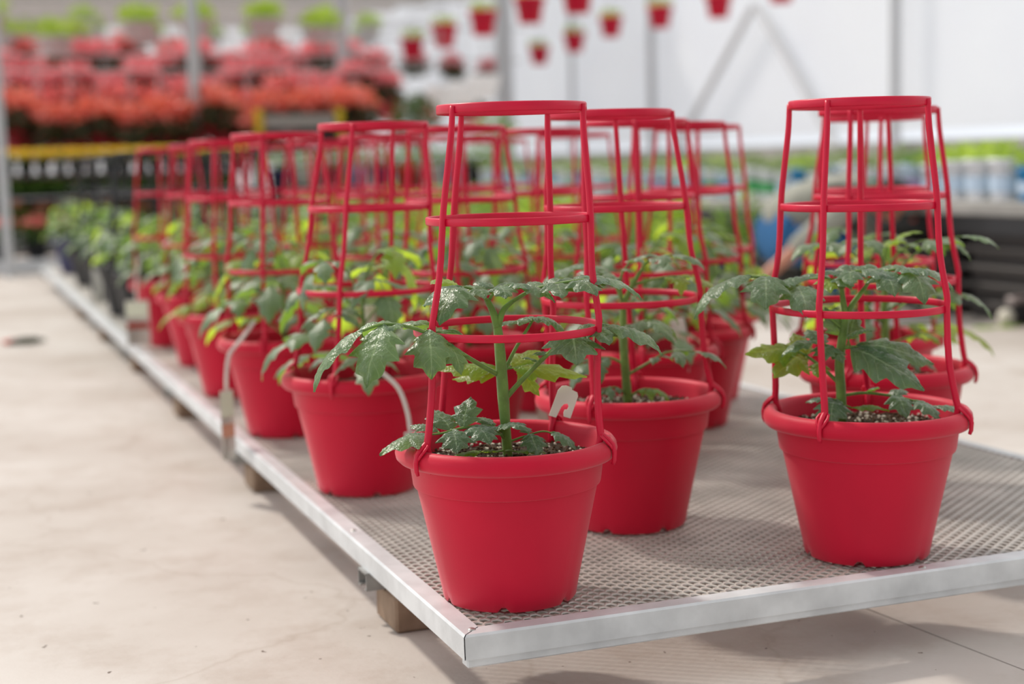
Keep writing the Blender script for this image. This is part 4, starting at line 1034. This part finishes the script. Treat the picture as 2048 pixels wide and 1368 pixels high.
# ------------------------------------------------------------------ rows of plants between tray and far benches
gp_ = flower_proto('potted_plant', 15, .09, .14, M_navy, .09, .26, 10, .03, M_limef, M_greenf, 180, .12, .13, 'potted plant')
gp2 = flower_proto('potted_plant', 16, .09, .14, M_black, .10, .22, 40, .045, M_limef, M_limef, 160, .10, .13, 'potted plant')
for r in range(4):
    for k in range(9):
        small_plant((gp_, gp2)[(r + k) % 2], (1.95 + .17 * r * 0 + .30 * (k % 5) * .0 + .34 * (k % 5), 5.2 + .62 * r * 2 + .6 * (k // 5), 0), 'leafy green plant on the floor beyond the tray, %s in the %s line' % (nth(k), nth(r)), 'green plants on the floor beyond the tray', rnd3.uniform(0, 6), rnd3.uniform(1.15, 1.4))
# tall dark and mauve pots on a stand behind
st = empty('display_table', (3.1, 10.95, 0)); tag(st, 'low grey table of tall dark pots behind the inner red cages', 'table')
MB().box((0, 0, .41), (2.3, .7, .04), bev=.004).build('table_top', M_bench, st, sharp=35)
for a in (-1.08, 1.08):
    for b in (-.28, .28): MB().box((a, b, .195), (.05, .05, .39)).build('leg', M_greyp, st, smooth=False)
tall = [spot_pot(.075, .10, .30, m_) for m_ in (M_navy, M_purple, M_white, M_black, M_redp)]
tn = ['navy', 'mauve', 'white', 'black', 'dull red']
seq = [0, 2, 3, 1, 0, 4, 2, 1, 3, 0]
ordn = ['leftmost', 'second', 'third', 'fourth', 'fifth', 'sixth', 'seventh', 'eighth', 'ninth', 'rightmost']
lfm = MB(); leaves(lfm, (0, 0, .36), (.11, .11, .09), 90, .06, 0, rnd3); lfm = lfm.mesh('foliage', M_greenf)
for k in range(10):
    root = empty('potted_plant', (2.12 + .22 * k, 10.9, .43)); tag(root, 'tall %s pot with green plant, %s on the low grey table' % (tn[seq[k]], ordn[k]), 'potted plant', 'tall pots on the low grey table')
    link('pot', tall[seq[k]], root); link('foliage', lfm, root)
# yellow-legged stand with a grey board
ys = empty('plant_stand', (xat(615, 11.35), 11.35, 0)); tag(ys, 'yellow-legged stand with a grey board and black tray below the begonias', 'stand')
for x in (-.36, .36): MB().box((x, 0, .62), (.06, .06, 1.24), bev=.004).build('upright', M_yellowpt, ys, sharp=35)
MB().box((0, -.01, 1.13), (.62, .03, .12), bev=.003).build('board', mat('dull_board', (.36, .31, .29), .6), ys, sharp=35)
MB().box((0, .0, 1.00), (.64, .3, .06), bev=.004).build('tray', M_black, ys, sharp=35)
# green bushes, and white pots added in place of bright sunlight gaps
def bush(loc, r, m_, n, label, size=.06, h0=0):
    root = empty('potted_shrub', loc); tag(root, label, 'shrub')
    a = MB(); leaves(a, (0, 0, .42 + r), (r, r, r * 1.1), n, size, 0, rnd3); a.build('foliage', m_, root)
    link('pot', spot_pot(.11, .15, .26, M_black), root)
    MB().tube([(0, 0, .2), (0, 0, .42 + r)], .015, 8).build('stem', M_bloodleaf, root)
BS1 = (xat(842, 11.3), 11.3, .42); BS2 = (xat(1000, 12.0), 12.0, .38)
bush(BS1, .25, M_darkf, 520, 'round dark green bush between the begonias and the hanging red pots')
bush(BS2, .22, M_greenf, 260, 'light green bush seen above the middle of the front cage top')
for p_ in (BS1, BS2):
    o = MB().box((0, 0, p_[2] / 2), (.5, .5, p_[2]), bev=.01).build('plinth', M_bench, loc=(p_[0], p_[1], 0), sharp=35); tag(o, 'grey plinth under the ' + ('dark' if p_ is BS1 else 'light') + ' green bush', 'plinth')
M_sungap = mat('sunlight_gap_white', (.93, .94, .96), .4, .4, trans=.35, tcol=(.97, .97, .97))  # bright white of sunlight gaps, put into the stand-in pots' colour
whp = dict(name='hanging_pot', cat='hanging plant', parts=[('pot', MB().lathe([(0, 0), (.08, 0), (.13, .10), (.145, .19), (.155, .195), (.15, .21), (.135, .2), (0, .17)], 24).mesh('pot', M_sungap)), ('hanger', MB().tube([(0, 0, .18), (0, 0, .9)], .004, 6).mesh('hanger', M_greyp))])
for i, (x, y, z) in enumerate(((xat(900, 13.9), 13.9, 1.30), (xat(945, 14.2), 14.2, 1.36), (xat(982, 14.6), 14.6, 1.46))):
    hang_to(small_plant(whp, (x, y, z), ('left', 'middle', 'right')[i] + ' one of three white pots standing in for sunlight gaps, right of begonias', 'white stand-ins for sunlight gaps', 0, 1.25), .9, 2.5)
q0 = Vector((xat(900, 13.9) - .5, 13.7, 2.5)); q1 = Vector((xat(982, 14.6) + .4, 14.75, 2.5))
tag(MB().tube([(0, 0, 0), tuple(Vector((xat(900, 13.9), 13.9, 2.5)) - q0), tuple(Vector((xat(945, 14.2), 14.2, 2.5)) - q0), tuple(Vector((xat(982, 14.6), 14.6, 2.5)) - q0), tuple(q1 - q0)], .010, 8).build('hanging_rail', M_greyp, loc=q0, sharp=40), 'thin pipe the three white stand-in pots are hooked on', 'rail')

# ------------------------------------------------------------------ person crouching by the bench
def skin_obj(name, nodes, edges, m_, parent, root=0, sub=2):
    me = bpy.data.meshes.new(name); me.from_pydata([n[0] for n in nodes], edges, []); me.materials.append(m_)
    o = link(name, me, parent)
    md = o.modifiers.new('skin', 'SKIN'); md.use_smooth_shade = True
    lay = me.skin_vertices[0] if me.skin_vertices else None
    if lay is None:
        bpy.context.view_layer.objects.active = o
    for i, n in enumerate(nodes):
        rr_ = n[1] if hasattr(n[1], '__len__') else (n[1], n[1])
        me.skin_vertices[0].data[i].radius = rr_
        me.skin_vertices[0].data[i].use_root = (i == root)
    s_ = o.modifiers.new('sub', 'SUBSURF'); s_.levels = sub; s_.render_levels = sub
    return o
PX, PY = 3.02, 4.15
per = empty('person', (PX, PY, 0), math.radians(-14)); per.scale = (1.12, 1.12, 1.12); tag(per, 'person in khaki shirt and blue jeans crouching low beside the bench', 'person')
# local: x right (towards the head), y away, z up
body = [((-.10, 0, .33), (.13, .12)), ((.02, 0, .44), (.12, .11)), ((.16, 0, .50), (.14, .12)), ((.27, 0, .48), (.11, .10)), ((.34, -.01, .45), (.050, .05)), ((.40, -.02, .44), (.078, .085)), ((.445, -.03, .42), (.07, .075)),
        # near leg
        ((-.06, -.11, .30), (.085, .085)), ((.20, -.15, .27), (.065, .065)), ((.05, -.15, .06), (.042, .042)), ((.16, -.15, .03), (.034, .04)),
        # far leg
        ((-.06, .11, .30), (.085, .085)), ((.24, .13, .34), (.065, .065)), ((.16, .13, .06), (.042, .042)), ((.27, .13, .03), (.034, .04)),
        # near arm reaching back-left
        ((.22, -.15, .47), (.055, .055)), ((.02, -.24, .36), (.040, .040)), ((-.16, -.26, .22), (.030, .030)), ((-.22, -.26, .17), (.026, .034)),
        # far arm forward
        ((.24, .14, .46), (.055, .055)), ((.38, .18, .28), (.040, .040)), ((.50, .12, .14), (.030, .030)), ((.54, .10, .10), (.026, .034))]
be = [(0, 1), (1, 2), (2, 3), (3, 4), (4, 5), (5, 6), (0, 7), (7, 8), (8, 9), (9, 10), (0, 11), (11, 12), (12, 13), (13, 14), (2, 15), (15, 16), (16, 17), (17, 18), (2, 19), (19, 20), (20, 21), (21, 22)]
skin_obj('body', [(n_[0], tuple(r_ * (.72 if i_ in (0, 1, 2, 3, 7, 8, 11, 12, 15, 19) else .9) for r_ in n_[1])) for i_, n_ in enumerate(body)], be, M_skin, per)
def cloth(name, ids, m_, grow, root=0, trims={}):
    mp = {v: i for i, v in enumerate(ids)}
    nd = [(trims.get(v, body[v][0]), tuple(r + grow for r in body[v][1])) for v in ids]
    ed = [(mp[a], mp[b]) for a, b in be if a in mp and b in mp]
    return skin_obj(name, nd, ed, m_, per, root)
cloth('shirt', [0, 1, 2, 3, 15, 16, 17, 19, 20, 21], M_shirt, .012, 0, {17: (-.10, -.255, .27), 21: (.45, .14, .20)})
cloth('shirt_shaded_side', [1, 2, 3], M_shirt_shade, .012, 0, {1: (.03, -.02, .39), 2: (.16, -.03, .44), 3: (.27, -.02, .43)})  # extra shell low on the torso, coloured as the shirt's shaded side
cloth('jeans', [0, 1, 7, 8, 9, 11, 12, 13], M_jeans, .014, 0, {1: (-.04, 0, .385)})
for nm, pth in (('shoe', [(.02, -.15, .035), (.10, -.15, .035), (.19, -.15, .03)]), ('shoe', [(.13, .13, .035), (.21, .13, .035), (.30, .13, .03)])):
    MB().tube(pth, [.040, .042, .034], 10).build(nm, M_shoe, per)
MB().ball((.395, -.018, .475), (.095, .092, .075), seg=16, rings=10).build('hair', M_hairb, per)
hd = MB()
for (c_, r_) in (((.50, -.055, .43), .009), ((.50, .0, .43), .009)): hd.ball(c_, r_, seg=8, rings=6)
hd.build('eyes', M_hairb, per)
MB().tube([(.50, -.03, .43), (.525, -.03, .41), (.51, -.03, .40)], [.008, .012, .008], 8).build('nose', M_skin, per)
MB().ball((.485, -.03, .375), (.012, .022, .005), seg=8, rings=4).build('mouth', M_redp, per)
MB().ball((.405, -.105, .44), (.018, .008, .026), seg=8, rings=6).build('ear', M_skin, per)
for (hx, hy, hz, dx, dz) in ((-.22, -.26, .17, -1, -1), (.54, .10, .10, .8, -1)):
    mb = MB()
    for k in range(4):
        L_ = (.055, .065, .062, .05)[k]; o_ = (k - 1.5) * .017
        p0 = Vector((hx, hy + o_, hz)); d_ = Vector((dx, 0, dz)).normalized()
        mb.tube([p0, p0 + d_ * L_ * .5, p0 + d_ * L_ * .9 + Vector((0, 0, -.012))], [.0085, .008, .0065], 8)
    mb.tube([Vector((hx, hy - .03, hz + .01)), Vector((hx + dx * .03, hy - .045, hz - .015)), Vector((hx + dx * .045, hy - .04, hz - .04))], [.010, .009, .007], 8)
    mb.build('hand', M_skin, per)
# white cloth sack and blue sheet on the bench behind the person
# things on the floor
sk = empty('hose_fitting', px_floor(2012, 652)); sk.scale = (.68, .68, .68); tag(sk, 'dark fitting with a rounded pale cap lying on the floor at the right edge', 'hose fitting')
MB().ball((0, 0, .055), (.055, .05, .052), seg=16, rings=10).build('cap', M_cap, sk)
MB().box((.13, 0, .07), (.14, .10, .13), bev=.02).build('body', M_black, sk, sharp=35)
MB().box((.12, 0, .155), (.20, .08, .045), bev=.012).build('handle', mat('pinkish_grey', (.30, .25, .24), .5), sk, sharp=35)
mb = MB(); leaflet(mb, (0, 0, .004), (1, -.1, 0.02), (0, 0, 1), .13, .07, .05, nu=20); leaflet(mb, (0, 0, .004), (-1, .2, .02), (0, 0, 1), .12, .06, .05, nu=20, seed=3)
o = mb.build('fallen_leaf', [M_leaf2], loc=px_floor(1994, 656) + Vector((0, 0, .004))); tag(o, 'bright lime leaf lying on the pale floor in front of the dark fitting', 'leaf')
def crumb(px, py, s, m_, nm, lb, cat):
    p = px_floor(px, py); mb = MB(); mb.ball((0, 0, s * .25), (s, s * .6, s * .25), seg=8, rings=5, jit=.2, rnd=rnd3); o = mb.build(nm, m_, loc=p); tag(o, lb, cat)
crumb(30, 688, .05, M_redp, 'scrap', 'small reddish scrap on the floor at the far left', 'scrap')
crumb(75, 684, .045, M_white, 'scrap', 'small white scrap on the floor beside the reddish one', 'scrap')
crumb(52, 688, .06, M_bloodleaf, 'dry_leaf', 'dull brown dry leaf between the red and the white scrap on the floor', 'leaf')
